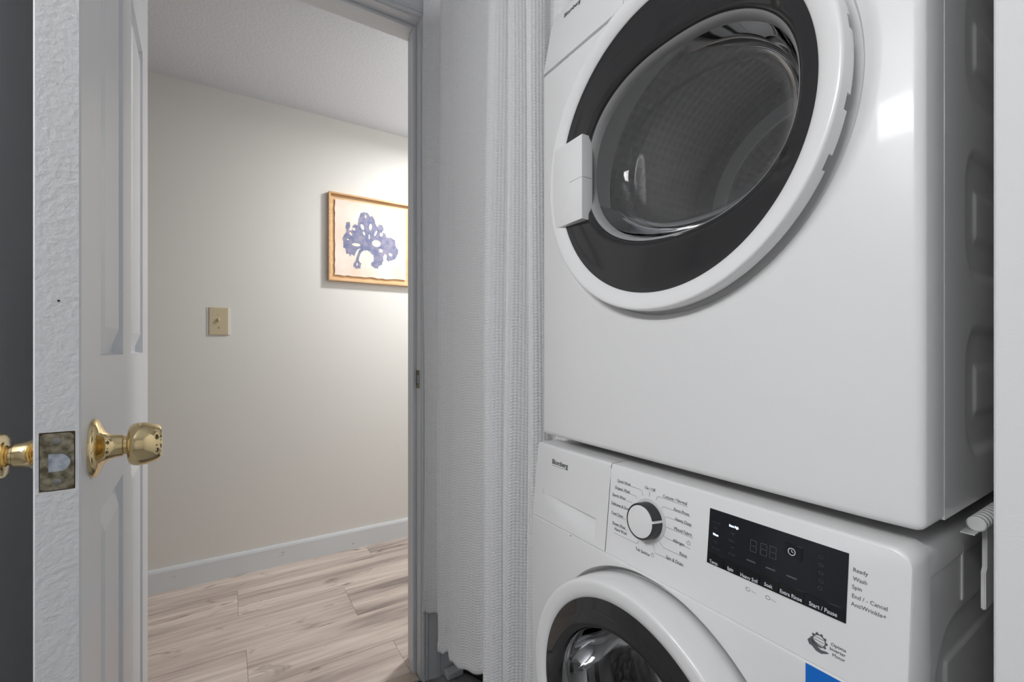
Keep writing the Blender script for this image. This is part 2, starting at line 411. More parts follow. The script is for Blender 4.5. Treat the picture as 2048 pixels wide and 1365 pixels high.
# hall floor: planks running along X
fl = S(box('floor', -2.0, 3.0, 1.395, YH + 0.10, -0.08, -0.010, sub_m))
rows = [(YH + 0.001, 2.2735, 0.62), (2.2735, 2.0535, 0.040), (2.0535, 1.8110, 0.433), (1.8110, 1.5880, 0.058), (1.5880, 1.3975, 0.502)]
for y1, y0, jx in rows:
    xs = [jx + k * 1.219 for k in range(-3, 4)]
    for a, b in zip(xs, xs[1:]):
        a, b = max(a, -1.98), min(b, 2.98)
        if b - a < 0.02: continue
        p = box('plank', -(b - a) / 2 + 0.0003, (b - a) / 2 - 0.0003, -(y1 - y0) / 2 + 0.0005, (y1 - y0) / 2 - 0.0005, -0.010, 0.0, plank_m, None, 0.0006, 1)
        p.location = ((a + b) / 2, (y0 + y1) / 2, 0); p.parent = fl
# bathroom floor: square tiles
fb = S(box('floor', -1.45, 1.30, -1.80, 1.395, -0.08, -0.006, grout_m))
tile_me = None
nx = 0
x = -1.45
while x < 1.29:
    y = 1.345
    while y > -1.79:
        y0 = max(y - 0.305, -1.80); x1 = min(x + 0.305, 1.30)
        box('tile', x + 0.0015, x1 - 0.0015, y0 + 0.0015, y - 0.0015, -0.006, -0.001, tile_m, fb, 0.001, 1)
        y -= 0.305
    x += 0.305
S(box('trim_1', JX0 + 0.01, JX1 - 0.001, 1.352, 1.402, -0.004, 0.004, sill_m, None, 0.003))   # threshold strip
tag(bpy.data.objects['trim_1'], 'pale wooden threshold strip between plank floor and grey tile')

ceil = S(box('ceiling', -2.1, 3.1, -1.9, YH + 0.1, HC, HC + 0.08, ceil_m))
S(box('wall_hall', -2.1, 3.1, YH, YH + 0.10, -0.08, HC, cream))
S(box('wall_hall_left', -2.1, -2.0, YD1, YH, -0.08, HC, cream))
S(box('wall_hall_right', 3.0, 3.1, YD1, YH, -0.08, HC, cream))
dw = S(boxes('wall_doorway', [(-2.1, JX0 - 0.018, YD0, YD1, -0.08, HC), (JX1 + 0.018, 3.1, YD0, YD1, -0.08, HC), (JX0 - 0.018, JX1 + 0.018, YD0, YD1, DOORH + 0.018, HC)], white_wall))
# wall behind the open door, then the unseen room widens to let lamp light in
S(boxes('wall_left', [(-0.42, -0.325, 0.78, YD0, -0.08, HC), (-1.45, -0.325, 0.73, 0.78, -0.08, HC)], white_wall))
S(box('wall_left_vanity', -1.55, -1.45, -1.80, 0.78, -0.08, HC, white_wall))
WX = 0.585; WE = 0.1132
rw = bmesh.new(); add_box(rw, WX, 1.30, -1.80, WE, -0.08, HC, 0.004, 3)
S(obj('wall_right', finish(rw, 'wall_right'), white_wall))
S(box('wall_alcove', 1.20, 1.30, WE, YD0, -0.08, HC, white_wall))
S(box('wall_rear', -1.55, 1.30, -1.90, -1.80, -0.08, HC, white_wall))

# baseboards
def baseboard(name, x0, x1, yface, mat, h=0.100):
    prof = [(0, -0.005), (-0.013, -0.005), (-0.013, h - 0.014), (-0.0105, h - 0.006), (-0.007, h), (0, h)]
    v = [(xx, yface + p[0], p[1]) for xx in (x0, x1) for p in prof]; n = len(prof)
    f = [(i, (i + 1) % n, n + (i + 1) % n, n + i) for i in range(n)] + [tuple(range(n))[::-1], tuple(range(n, 2 * n))]
    return S(obj(name, pydata(name, v, f), mat))
baseboard('baseboard_hall', -1.99, 2.99, YH, base_m)
bb = baseboard('baseboard_bathroom', JX1 + 0.062, 1.19, YD0, trim_m, 0.085)

# door jambs, stop and casing
jm = empty('trim_2', (JX1, YD0, 0), 'white painted door jamb with stop and fluted casing beside the curtain', kind='structure')
jb = box('jamb', JX1, JX1 + 0.018, YD0, YD1, -0.005, DOORH + 0.018, trim_m, jm, 0.001, 1)
cut(jb, [box_mesh(JX1 - 0.01, JX1 + 0.014, 1.362, 1.380, 0.930, 0.957)])
box('jamb', JX0 - 0.018, JX0, YD0, YD1, -0.005, DOORH + 0.018, trim_m, jm, 0.001, 1)
box('jamb', JX0, JX1, YD0, YD1, DOORH, DOORH + 0.018, trim_m, jm, 0.001, 1)
box('stop', JX1 - 0.011, JX1, 1.386, 1.424, 0.0, DOORH, trim_m, jm, 0.002)
box('stop', JX0, JX0 + 0.011, 1.386, 1.424, 0.0, DOORH, trim_m, jm, 0.002)
box('stop', JX0 + 0.011, JX1 - 0.011, 1.386, 1.424, DOORH - 0.011, DOORH, trim_m, jm, 0.002)
# fluted casing profile (offset across the face, projection)
cas = [(0, 0.000), (0, 0.009), (0.003, 0.0115), (0.008, 0.0115), (0.010, 0.009), (0.012, 0.0115), (0.016, 0.0125), (0.020, 0.010), (0.034, 0.0135), (0.047, 0.0155), (0.050, 0.0135), (0.053, 0.0155), (0.0565, 0.0150), (0.057, 0.012), (0.057, 0)]
def casing(name, pts3, dirs, yface, sgn):
    """mitred run: pts3 = corner points (x, z) of the inner edge, dirs = outward offset per corner."""
    n = len(cas); v, f = [], []
    for (x_, z_), (dx, dz) in zip(pts3, dirs):
        for o_, p_ in cas: v.append((x_ + dx * o_, yface + sgn * p_, z_ + dz * o_))
    for i in range(len(pts3) - 1):
        for k in range(n - 1): f.append((i * n + k, i * n + k + 1, (i + 1) * n + k + 1, (i + 1) * n + k))
    f.append(tuple(range(n))); f.append(tuple(range((len(pts3) - 1) * n, len(pts3) * n)))
    bm = bmesh.new(); bm.from_mesh(pydata(name, v, f)); o = obj(name, finish(bm, name), trim_m, jm); shade_auto(o, 25); return o
rv = 0.004
casing('casing', [(JX1 + rv, -0.001), (JX1 + rv, DOORH + rv), (JX0 - rv, DOORH + rv), (JX0 - rv, -0.001)], [(1, 0), (1, 1), (-1, 1), (-1, 0)], YD0, -1)
casing('casing', [(JX1 + rv, 0.0), (JX1 + rv, DOORH + rv), (JX0 - rv, DOORH + rv), (JX0 - rv, 0.0)], [(1, 0), (1, 1), (-1, 1), (-1, 0)], YD1, 1)
sp = box('strike_plate', JX1 - 0.0012, JX1, 1.356, 1.384, 0.915, 0.972, latch_m, jm)
cut(sp, [box_mesh(JX1 - 0.01, JX1 + 0.01, 1.362, 1.380, 0.930, 0.957)])
# corner block where casing meets the baseboard, and the dark hose under the curtain hem
S(tag(box('trim_3', 0.585, 0.640, 1.300, 1.333, 0.0, 0.022, trim_m, None, 0.004), 'small white block of quarter round lying at the casing foot'))

# ------------------------------------------------------------------ door (open a little past square)
HX, HY = -0.1543, 1.342
ddir = Vector((-0.1264 - HX, 0.6303 - HY)); DW = ddir.length
ux = -(ddir / DW)                       # from latch edge to hinge
door = empty('door_1', (HX, HY, 0.0), 'open white six panel door with brass knob', kind='structure')
LA = Vector((-0.1264, 0.6303))
nrm = Vector((ux.y, -ux.x))             # outward normal of the visible face (towards +X)
def dpt(u, z, d=0.0):                   # u from the latch edge, d proud of the visible face
    p = LA + ux * u + nrm * d; return (p.x, p.y, z)
DT = 0.035; DZ0, DZ1 = 0.012, 2.062
cols = [(0.112, 0.306), (0.406, 0.600)]
prow = [(0.235, 0.841), (1.031, 1.668), (1.775, 1.960)]
# leaf: a grid height field on both faces with moulded panels cut in
def pdepth(u, z):
    for a, b in cols:
        for c, d in prow:
            if a <= u <= b and c <= z <= d:
                e = min(u - a, b - u, z - c, d - z)
                if e < 0.003: return -0.0120 * sst(0, 0.003, e)
                if e < 0.005: return -0.0120
                if e < 0.038: return -0.0120 + 0.0110 * (e - 0.005) / 0.033
                return -0.0010
    return 0.0
ks = [0, 0.0015, 0.003, 0.005, 0.038]
us = sorted({round(q, 5) for a, b in cols for k in ks for q in (a + k, b - k)} | {0.0, 0.002, DW - 0.002, round(DW, 5)})
zs = sorted({round(q, 5) for c, d in prow for k in ks for q in (c + k, d - k)} | {DZ0, DZ0 + 0.002, DZ1 - 0.002, DZ1})
def leaf_face(sign):
    v, f = [], []
    for z in zs:
        for u in us:
            d = pdepth(u, z) if sign > 0 else -DT - pdepth(u, z)
            if u in (us[0], us[-1]) or z in (zs[0], zs[-1]): d = -0.0015 if sign > 0 else -DT + 0.0015
            v.append(dpt(u, z, d))
    n = len(us)
    for j in range(len(zs) - 1):
        for i in range(n - 1):
            a, b, c, d = j * n + i, j * n + i + 1, (j + 1) * n + i + 1, (j + 1) * n + i
            # split along the mitre so bevels meet cleanly
            f.append((a, b, c, d) if sign > 0 else (d, c, b, a))
    return v, f
v1, f1 = leaf_face(1); v2, f2 = leaf_face(-1); off = len(v1)
nU, nZ = len(us), len(zs)
f = f1 + [tuple(i + off for i in q) for q in f2]
leaf = obj('door_leaf', pydata('door_leaf', v1 + v2, f), door_m, door); shade_auto(leaf, 12)
# edges of the leaf
ev, ef = [], []
ring = [(0.0, DZ0), (DW, DZ0), (DW, DZ1), (0.0, DZ1)]
for u, z in ring: ev += [dpt(u, z, -0.0015), dpt(u, z, -DT + 0.0015)]
for k in range(3): ef.append((2 * k, 2 * k + 1, 2 * ((k + 1) % 4) + 1, 2 * ((k + 1) % 4)))
ed = obj('door_edge', pydata('door_edge', ev, ef), dooredge_m, door)
# latch face plate let into the edge (local frame: along normal, up, towards the viewer)
ex, ey = Vector((nrm.x, nrm.y, 0)), Vector((0, 0, 1)); ez = Vector((-ux.x, -ux.y, 0))
def edgeM(d, z, out=0.0):
    o_ = Vector(dpt(-out, z, d)); return Matrix(((ex.x, ey.x, ez.x, o_.x), (ex.y, ey.y, ez.y, o_.y), (ex.z, ey.z, ez.z, o_.z), (0, 0, 0, 1)))
LZ = 0.9265
def rrect(w_, h_, r, n=6):
    P = []
    for sx_, sy_, a0 in ((1, 1, 0), (-1, 1, 90), (-1, -1, 180), (1, -1, 270)):
        for k in range(n + 1):
            a = math.radians(a0 + 90 * k / n); P.append((sx_ * (w_ / 2 - r) + r * math.cos(a), sy_ * (h_ / 2 - r) + r * math.sin(a)))
    return P
hw_, z0_, z1_ = DT / 2 - 0.0015, DZ0 - LZ, DZ1 - LZ
curve_fill('latch_edge', [[(-hw_, z0_), (hw_, z0_), (hw_, z1_), (-hw_, z1_)], rrect(0.0264, 0.0592, 0.0006)], edgeM(-DT / 2, LZ, -0.0016), dooredge_m, door, 0.0016)
curve_fill('latch_mortise', [rrect(0.0280, 0.0610, 0.0006)], edgeM(-DT / 2, LZ, -0.0034), wood_m, door)
lp = curve_fill('latch_plate', [rrect(0.0250, 0.0570, 0.0045)], edgeM(-DT / 2, LZ, -0.0006), latch_m, door, 0.0008)
lp['label'] = 'worn brass latch plate with two screws'
# latch bolt: D shape
D_ = [(0.0085 * math.cos(math.radians(a)) + 0.001, 0.0088 * math.sin(math.radians(a))) for a in range(-90, 91, 12)] + [(-0.0065, 0.0088), (-0.0065, -0.0088)]
curve_fill('latch_bolt', [D_], edgeM(-DT / 2 + 0.0005, LZ - 0.001, 0.0010), bolt_m, lp, 0.0012)
for dz in (0.0205, -0.0205):
    sc_ = lathe_dir('screw', [(0.0, 0.0), (0.0, 0.0036), (0.0007, 0.0034), (0.0010, 0.0020), (0.0010, 0)], edgeM(-DT / 2, LZ + dz, 0.0001).translation, ez, steel_m, lp, 20)
for d_, z_ in ((-0.0165, 1.0885),):
    lathe_dir('pin_hole', [(0, 0), (0, 0.0011), (0.0003, 0.0008), (0.0003, 0)], edgeM(d_, z_, 0.0001).translation, ez, dark_m, door, 12)
# knobs on both faces
def knob(sgn):
    o_ = Vector(dpt(0.062, LZ, 0.0 if sgn > 0 else -DT)); d_ = Vector((nrm.x, nrm.y, 0)) * sgn
    ro = lathe_dir('knob_rosette', [(0, 0.0), (0.0, 0.0335), (0.0025, 0.0335), (0.005, 0.0315), (0.0075, 0.026), (0.010, 0.0195), (0.014, 0.0150), (0.020, 0.0132), (0.0265, 0.0125), (0.0275, 0.0108), (0.0275, 0)], o_, d_, brass, door, 56)
    lathe_dir('door_knob', [(0.027, 0.0), (0.027, 0.0105), (0.0300, 0.0105), (0.0305, 0.0115), (0.0312, 0.0185), (0.0325, 0.0220), (0.036, 0.0245), (0.041, 0.0255), (0.048, 0.0248), (0.056, 0.0225), (0.0605, 0.0205), (0.0620, 0.0190), (0.0615, 0.0160), (0.0605, 0.0155), (0.0605, 0)], o_, d_, brass, door, 64)
knob(1); knob(-1)
for z_ in (0.25, 1.05, 1.85): lathe_dir('hinge', [(-0.045, 0), (-0.045, 0.006), (0.045, 0.006), (0.045, 0)], (HX - 0.040, HY + 0.004, z_), (0, 0, 1), brass, door, 16)

# ------------------------------------------------------------------ clothes dryer
dr = empty('clothes_dryer', (0.84, 0.448, 0.867), 'white front loading tumble dryer with dark smoked porthole, stacked on the washing machine', 'dryer')
DX = 0.545; DY0, DY1 = 0.1505, 0.7460; DZB, DZS, DZT = 0.8672, 1.5960, 1.7110
DCY, DCZ = 0.446, 1.3390
def bow(y): return 1.05 * max(0.0, 0.212 - y) ** 2
plate_hole('front_panel', DY0, DY1, DZB, DZS - 0.0008, [(0.0, DX + 0.058), (0.0, DX + 0.009), (0.0006, DX + 0.0055), (0.0026, DX + 0.0022), (0.0058, DX + 0.0004), (0.009, DX)], (DCY, DCZ, [(0.2640, DX), (0.2605, DX + 0.0008), (0.2560, DX + 0.0030), (0.2520, DX + 0.0052), (0.2485, DX + 0.0062), (0.2460, DX + 0.0100), (0.186, DX + 0.014), (0.184, DX + 0.075)]), enamel, dr, cr=0.008, n=256, bow=bow)
# control fascia leans back a little
def dpx(z): return DX + (z - DZS) * 0.022 / 0.115
def fascia(name, y0, y1, z0, z1, xf, xb, mat, parent, r=0.014, n=12, edge=0.005, rl=True, rrgt=True):
    """front plate with rounded top corners and soft front edge, following the leaning plane xf(z)."""
    P = [(y0, z0)]
    if rrgt: P += [(y0 + r - r * math.cos(math.radians(a)), z1 - r + r * math.sin(math.radians(a))) for a in lin(0, 90, n)]
    else: P += [(y0, z1)]
    if rl: P += [(y1 - r + r * math.sin(math.radians(a)), z1 - r + r * math.cos(math.radians(a))) for a in lin(0, 90, n)]
    else: P += [(y1, z1)]
    P += [(y1, z0)]
    my = (y0 + y1) / 2; mz = z0
    def ins(p, d):
        y, z = p; hw = (y1 - y0) / 2
        ky = d if rrgt or p[0] > my else 0.0; 
        if not rl and p[0] > my: ky = 0.0
        return (my + (y - my) * (hw - ky) / hw, z0 + (z - z0) * (z1 - z0 - d) / (z1 - z0))
    v, f = [], []
    loops = [(0.0, None), (0.0, edge), (edge * 0.3, edge * 0.3), (edge, 0.0)]
    for d, dx in loops:
        for p in P:
            q = ins(p, d); v.append(((xb if dx is None else xf(q[1]) + dx), q[0], q[1]))
    n_ = len(P)
    for i in range(len(loops) - 1):
        for k in range(n_): f.append((i * n_ + k, i * n_ + (k + 1) % n_, (i + 1) * n_ + (k + 1) % n_, (i + 1) * n_ + k))
    f.append(tuple(range((len(loops) - 1) * n_, len(loops) * n_)))
    bm = bmesh.new(); bm.from_mesh(pydata(name, v, f)); o = obj(name, finish(bm, name), mat, parent); shade_auto(o, 40); return o
def planeM(xf, y, z, out=0.0004):
    """text plane on a leaning fascia facing -X: x runs to -Y, y up."""
    k = (xf(z + 0.01) - xf(z)) / 0.01; up = Vector((k, 0, 1)).normalized(); rt = Vector((0, -1, 0)); nn = rt.cross(up)
    o_ = Vector((xf(z), y, z)) + nn * out
    return Matrix(((rt.x, up.x, nn.x, o_.x), (rt.y, up.y, nn.y, o_.y), (rt.z, up.z, nn.z, o_.z), (0, 0, 0, 1)))
fascia('control_panel', DY0, 0.5250, DZS + 0.0008, DZT, dpx, 0.62, plastic, dr, rl=False)
tank = fascia('water_tank_drawer', 0.5262, DY1, DZS + 0.0008, DZT, dpx, 0.62, plastic, dr, rrgt=False)
text('brand_lettering', 'Blomberg', planeM(dpx, 0.7000, 1.6935), 0.0132, ink_dark, tank, 0.96, bold=0.0002)
# cabinet: side wall with pressed recesses, top, left side, back, base
def pressed(x, z, recs, depth=0.0042):
    d = 0.0
    for (x0, x1, z0, z1, r, (ix0, ix1, iz0, iz1)) in recs:
        cx, cz, hx, hz = (x0 + x1) / 2, (z0 + z1) / 2, (x1 - x0) / 2, (z1 - z0) / 2
        qx, qz = abs(x - cx) - hx + r, abs(z - cz) - hz + r
        sd = math.hypot(max(qx, 0), max(qz, 0)) + min(max(qx, qz), 0) - r
        d = max(d, depth * sst(0.0, -0.012, sd))
        cx, cz, hx, hz = (ix0 + ix1) / 2, (iz0 + iz1) / 2, (ix1 - ix0) / 2, (iz1 - iz0) / 2
        qx, qz = abs(x - cx) - hx + 0.006, abs(z - cz) - hz + 0.006
        sd = math.hypot(max(qx, 0), max(qz, 0)) + min(max(qx, qz), 0) - 0.006
        d -= 0.5 * depth * sst(0.0, -0.005, sd)
    return d
drecs = [(0.672, 0.98, zc - 0.0735, zc + 0.0735, 0.045, (0.716, 0.94, zc - 0.029, zc + 0.029)) for zc in (0.993, 1.190, 1.384, 1.58)]
XB = 1.120
xs_ = [0.6039] + lin(0.6043, 0.80, 66) + lin(0.81, XB, 24)
zs_ = lin(DZB + 0.002, DZT - 0.006, 210)
body = grid_surface('cabinet', xs_, zs_, lambda x_, z_: (x_, DY0 + (0.003 if x_ < 0.6041 else -0.0003) + pressed(x_, z_, drecs), z_), enamel, dr)
boxes('cabinet_shell', [(0.600, XB, DY1 - 0.004, DY1 - 0.001, DZB + 0.001, DZT - 0.006), (XB - 0.003, XB, DY0 + 0.001, DY1 - 0.001, DZB + 0.001, DZT - 0.006)], enamel, dr)
box('top_panel', 0.575, XB, DY0, DY1, DZT - 0.006, DZT + 0.018, plastic2, dr, 0.005)
und = boxes('base_plate', [(0.570, XB, DY0 + 0.004, DY1 - 0.004, DZB + 0.001, DZB + 0.006)], under_m, dr)
for (a, b) in ((0.62, 0.20), (0.62, 0.70), (1.06, 0.20), (1.06, 0.70)):
    lathe_dir('foot', [(0, 0), (0, 0.018), (0.0105, 0.018), (0.0105, 0)], (a, b, DZB - 0.0095), (0, 0, 1), black_rub, dr, 20)
# door: ring, smoked glass, bowl, handle
GX = 0.5270
dd = lathe('door_ring', [(GX + 0.004, 0.2140), (GX - 0.0005, 0.2165), (GX - 0.0020, 0.2178), (0.5200, 0.2280), (0.5182, 0.2385), (0.5184, 0.2405), (0.5194, 0.2420), (0.5212, 0.2428), (0.532, 0.2442), (0.5385, 0.2438), (0.5405, 0.2405), (0.541, 0.20), (GX + 0.004, 0.2140)], DCY, DCZ, ring_m, dr, 160, ang=42)
HO = ((0.1765, 0.1420), -0.0185, 0.0030, 2.28)
def ho(x, k=0.0): return (x, (HO[0][0] + k, HO[0][1] + k), HO[1], HO[2], HO[3])
lathe('smoked_glass', [(GX, 0.2168), (GX + 0.0005, 0.2150), (GX + 0.0015, 0.200), ho(GX + 0.0035, 0.010), ho(GX + 0.0045, 0.003), ho(GX + 0.008, 0.0)], DCY, DCZ, blackglass, dd, 128, ang=60)
lathe('seal_ring', [ho(GX + 0.008, 0.001), ho(GX + 0.010, -0.0015), ho(GX + 0.014, -0.0020)], DCY, DCZ, black_rub, dd, 128)
# outer flange and bowl of clear glass, funnel and flat bottom
lathe('bowl_flange', [ho(GX + 0.010, -0.001), ho(GX + 0.013, -0.004), ho(GX + 0.020, -0.007), ho(GX + 0.026, -0.0085)], DCY, DCZ, flange_m, dd, 128)
lathe('glass_bowl', [ho(GX + 0.026, -0.009), ho(GX + 0.044, -0.014), ho(GX + 0.060, -0.020), ho(GX + 0.070, -0.027), ho(GX + 0.076, -0.038), ho(GX + 0.0785, -0.055), ho(GX + 0.080, -0.100), ho(GX + 0.0805, -0.1415)], DCY, DCZ, bowl_glass, dd, 128, ang=70)
lathe('bowl_rim', [ho(GX + 0.070, -0.0265), ho(GX + 0.0745, -0.031), ho(GX + 0.0750, -0.0335), ho(GX + 0.0705, -0.030)], DCY, DCZ, bowl_glass, dd, 128, ang=70)
# handle pad on the latch side
def arc(r, a0, a1, n=14): return [(DCY + r * math.cos(a), DCZ + r * math.sin(a)) for a in lin(a0, a1, n)]
hz0, hz1, hyi = 1.2640, 1.4100, 0.5920
a0, a1 = math.asin((hz0 - DCZ) / 0.2432), math.asin((hz1 - DCZ) / 0.2432)
hp = [(hyi, hz0)] + arc(0.2432, a0, a1) + [(hyi, hz1)]
def slab(name, poly, x0f, x1, mat, parent, bev=0.0015):
    bm = bmesh.new(); A = [bm.verts.new((x0f(p), p[0], p[1])) for p in poly]; B = [bm.verts.new((x1, p[0], p[1])) for p in poly]
    bm.faces.new(A); bm.faces.new(B[::-1]); n_ = len(poly)
    for k in range(n_): bm.faces.new((A[k], B[k], B[(k + 1) % n_], A[(k + 1) % n_]))
    bmesh.ops.recalc_face_normals(bm, faces=bm.faces)
    fe = [e for e in bm.edges if all(vv in A for vv in e.verts)]
    bmesh.ops.bevel(bm, geom=fe, offset=bev, segments=2, profile=0.5, affect='EDGES')
    o = obj(name, finish(bm, name), mat, parent); shade_auto(o, 30); return o
hx = lambda p: 0.5160 + 0.0035 * (p[0] - hyi) / 0.090
zg0, zg1 = 1.3361, 1.3369            # the grip is split by a fine open joint over its inner half
am0, am1 = math.asin((zg0 - DCZ) / 0.2432), math.asin((zg1 - DCZ) / 0.2432)
def handle_slab(name, poly, nobev):
    bm = bmesh.new(); A = [bm.verts.new((hx(p), p[0], p[1])) for p in poly]; B = [bm.verts.new((0.540, p[0], p[1])) for p in poly]
    bm.faces.new(A); bm.faces.new(B[::-1]); n_ = len(poly)
    for k in range(n_): bm.faces.new((A[k], B[k], B[(k + 1) % n_], A[(k + 1) % n_]))
    bmesh.ops.recalc_face_normals(bm, faces=bm.faces)
    fe = [e for e in bm.edges if all(vv in A for vv in e.verts) and not all(abs(vv.co.z - nobev) < 1e-6 for vv in e.verts)]
    if name == 'handle': bmesh.ops.bevel(bm, geom=fe, offset=0.0015, segments=2, profile=0.5, affect='EDGES')
    o = obj(name, finish(bm, name), ring_m, dd); shade_auto(o, 30); return o
handle_slab('handle', [(hyi, hz0)] + arc(0.2432, a0, am0) + [(hyi, zg0)], zg0)
handle_slab('handle', [(hyi, zg1)] + arc(0.2432, am1, a1) + [(hyi, hz1)], zg1)
handle_slab('handle_bridge', [(0.628, zg0), (0.6875, zg0), (0.6875, zg1), (0.628, zg1)], zg0)
# hinge side: notches cut into the back of the ring
notches = []
for am in (172.2, -168.8, -155.0):
    a = math.radians(am); nm_ = box_mesh(-0.0050, 0.0100, -0.0120, 0.0200, -0.0080, 0.0080)
    nm_.transform(Matrix.Translation((0.5358, DCY + 0.2432 * math.cos(a), DCZ + 0.2432 * math.sin(a))) @ Matrix.Rotation(a, 4, 'X')); notches.append(nm_)
cut(dd, notches); shade_auto(dd, 42)
# drum
lathe('drum', [(DX + 0.078, 0.186), (0.640, 0.268), (0.650, 0.272), (1.000, 0.272), (1.000, 0.225)], DCY, DCZ + 0.005, drum_m, dr, 96, uv=True)
lathe('drum_back_ring', [(1.000, 0.226), (0.994, 0.222), (0.994, 0.192), (1.000, 0.188)], DCY, DCZ + 0.005, drumring_m, dr, 96)
lathe('drum_back', [(0.999, 0.190), (0.996, 0.10), (0.992, 0.04), (0.992, 0.0)], DCY, DCZ + 0.005, drum_m, dr, 64, uv=True)
for k in range(3):
    a = math.radians(200 + 120 * k)
    pd = slab('drum_paddle', [(-0.028, -0.274), (0.028, -0.274), (0.012, -0.225), (-0.012, -0.225)], lambda p: 0.66, 0.985, plastic2, dr, 0.006)
    pd.data.transform(Matrix.Translation((0, DCY, DCZ + 0.005)) @ Matrix.Rotation(a, 4, 'X'))

# ------------------------------------------------------------------ washing machine
wm = empty('washing_machine', (0.84, 0.46, 0.0), 'white front loading washing machine with dial and black touch display, below the dryer', 'washing machine')
VX = 0.530; VY0, VY1 = 0.157, 0.7635; VZ0, VZS, VZT = 0.020, 0.7035, 0.8480
VCY, VCZ = 0.463, 0.475
def wpx(z): return VX + (z - VZS) * 0.015 / (VZT - VZS)
plate_hole('front_panel', VY0, VY1, VZ0, VZS - 0.0005, [(0.0, VX + 0.060), (0.0, VX + 0.004), (0.0004, VX + 0.0022), (0.0012, VX + 0.0009), (0.0024, VX + 0.0002), (0.004, VX)], (VCY, VCZ, [(0.2262, VX), (0.2235, VX + 0.0012), (0.2215, VX + 0.005), (0.2195, VX + 0.014), (0.215, VX + 0.024), (0.160, VX + 0.026), (0.158, VX + 0.075)]), enamel, wm, cr=0.006, n=256)
pan = fascia('control_panel', VY0, 0.5494, VZS + 0.0003, VZT, wpx, 0.590, plastic, wm, rl=False, r=0.016, edge=0.0035)
box('panel_gap', wpx(0.77) + 0.006, 0.585, 0.5490, 0.5512, VZS, 0.840, plastic, wm)
# detergent drawer with the scooped grip
def scoop(y, z):
    zt = 0.7490 + 0.0050 * (y - 0.577) / (0.734 - 0.577)
    if not (0.5775 <= y <= 0.7340): return 0.0
    s_ = sst(0.7340, 0.5900, y) ** 0.8
    zb = 0.7150 - 0.004 * s_ + 0.014 * sst(0.60, 0.734, y)
    if z >= zt or z <= zb: return 0.0
    t = (z - zb) / (zt - zb)
    return 0.0200 * s_ * t ** 2.0
ysd = sorted(set(lin(0.5506, VY1 - 0.006, 100) + [0.5774, 0.5776]))
def zrow(j, y):
    zt = 0.7490 + 0.0050 * (y - 0.577) / (0.734 - 0.577); J = j
    base = lin(VZS + 0.0003, 0.0, 1)
    return zt
tl = lin(0, 1, 26)
v, f = [], []
zc = [VZS + 0.0003]
rowsN = []
def drawer_rows(y):
    zt = 0.7490 + 0.0050 * (min(max(y, 0.577), 0.734) - 0.577) / (0.734 - 0.577)
    R_ = [VZS + 0.0003 + (zt - 0.0002 - VZS - 0.0003) * t for t in tl]
    R_ += [zt + 0.0001] + [zt + (0.8435 - zt) * t for t in lin(0.1, 1, 9)]
    return R_
dy_edge = [(0.0, 0.0)]
nr = len(drawer_rows(0.6))
topc = [(0.0006, 0.8455), (0.0018, 0.8470), (0.0042, 0.8479), (0.020, 0.8482), (0.050, 0.8482)]
for y in ysd:
    for z in drawer_rows(y): v.append((wpx(z) + scoop(y, z), y, z))
    for dx_, z in topc: v.append((wpx(0.8435) + dx_, y, z))
nr += len(topc)
# rounded left end: roll the last columns back
for dy_, dx_ in ((0.0042, 0.0015), (0.0056, 0.0045), (0.006, 0.009), (0.006, 0.055)):
    y = VY1 - 0.006 + dy_
    for z in drawer_rows(VY1): v.append((wpx(z) + dx_, y, min(z, 0.8415 - dx_ * 0.2)))
    for k_, (d2, z) in enumerate(topc): v.append((wpx(0.8435) + max(d2, dx_), y, min(z, 0.8440)))
nc = len(ysd) + 4
for i in range(nc - 1):
    for j in range(nr - 1): f.append((i * nr + j, i * nr + j + 1, (i + 1) * nr + j + 1, (i + 1) * nr + j))
bm = bmesh.new(); bm.from_mesh(pydata('drawer', v, f)); drawer = obj('detergent_drawer', finish(bm, 'detergent_drawer'), plastic, wm); shade_auto(drawer, 38)
text('brand_lettering', 'Blomberg', planeM(wpx, 0.7090, 0.8148), 0.0126, ink_dark, drawer, 0.98, bold=0.0002)
strip('brand_underline', [(0, 0), (0.0490, 0)], 0.0005, planeM(wpx, 0.7090, 0.8118), ink_dark, drawer)
# printed programme names and leader lines; px() turns a photo pixel on the fascia into (Y, Z) there
kk = 0.015 / (VZT - VZS)
def px(u, v_):
    d = ray(u, v_); t = (VX + (CAMZ - VZS) * kk) / (d.x - kk * d.z); return d.y * t, CAMZ + d.z * t
def ptext(name, s, u, v_, size, mat, parent, sx=0.82, align='LEFT', bold=0.0, out=0.0004):
    y, z = px(u, v_); return text(name, s, planeM(wpx, y, z, out), size, mat, parent, sx, align, bold=bold)
for s, u, v_ in (('Quick Wash', 1235, 964), ('Organic Wash', 1230, 977), ('Sports Wear', 1225, 991), ('Delicates & Down', 1223, 1008), ('Cool Clean', 1223, 1027), ('Down Wear', 1225, 1048), ('Hand Wash', 1229, 1060), ('On / Off', 1290, 978), ('Tub Sanitize', 1271, 1100), ('Cottons / Normal', 1326, 995), ('Perm Press', 1347.5, 1022), ('Heavy Duty', 1350, 1041), ('Mixed Fabric', 1348.5, 1060), ('Allergen', 1346, 1084), ('Rinse', 1359, 1110), ('Spin & Drain', 1332, 1117)):
    ptext('programme_name', s, u, v_, 0.0064, ink, pan, 0.88)
cp = lambda p: (1210 + p[0] / 6.825, 940 + p[1] / 6.825)
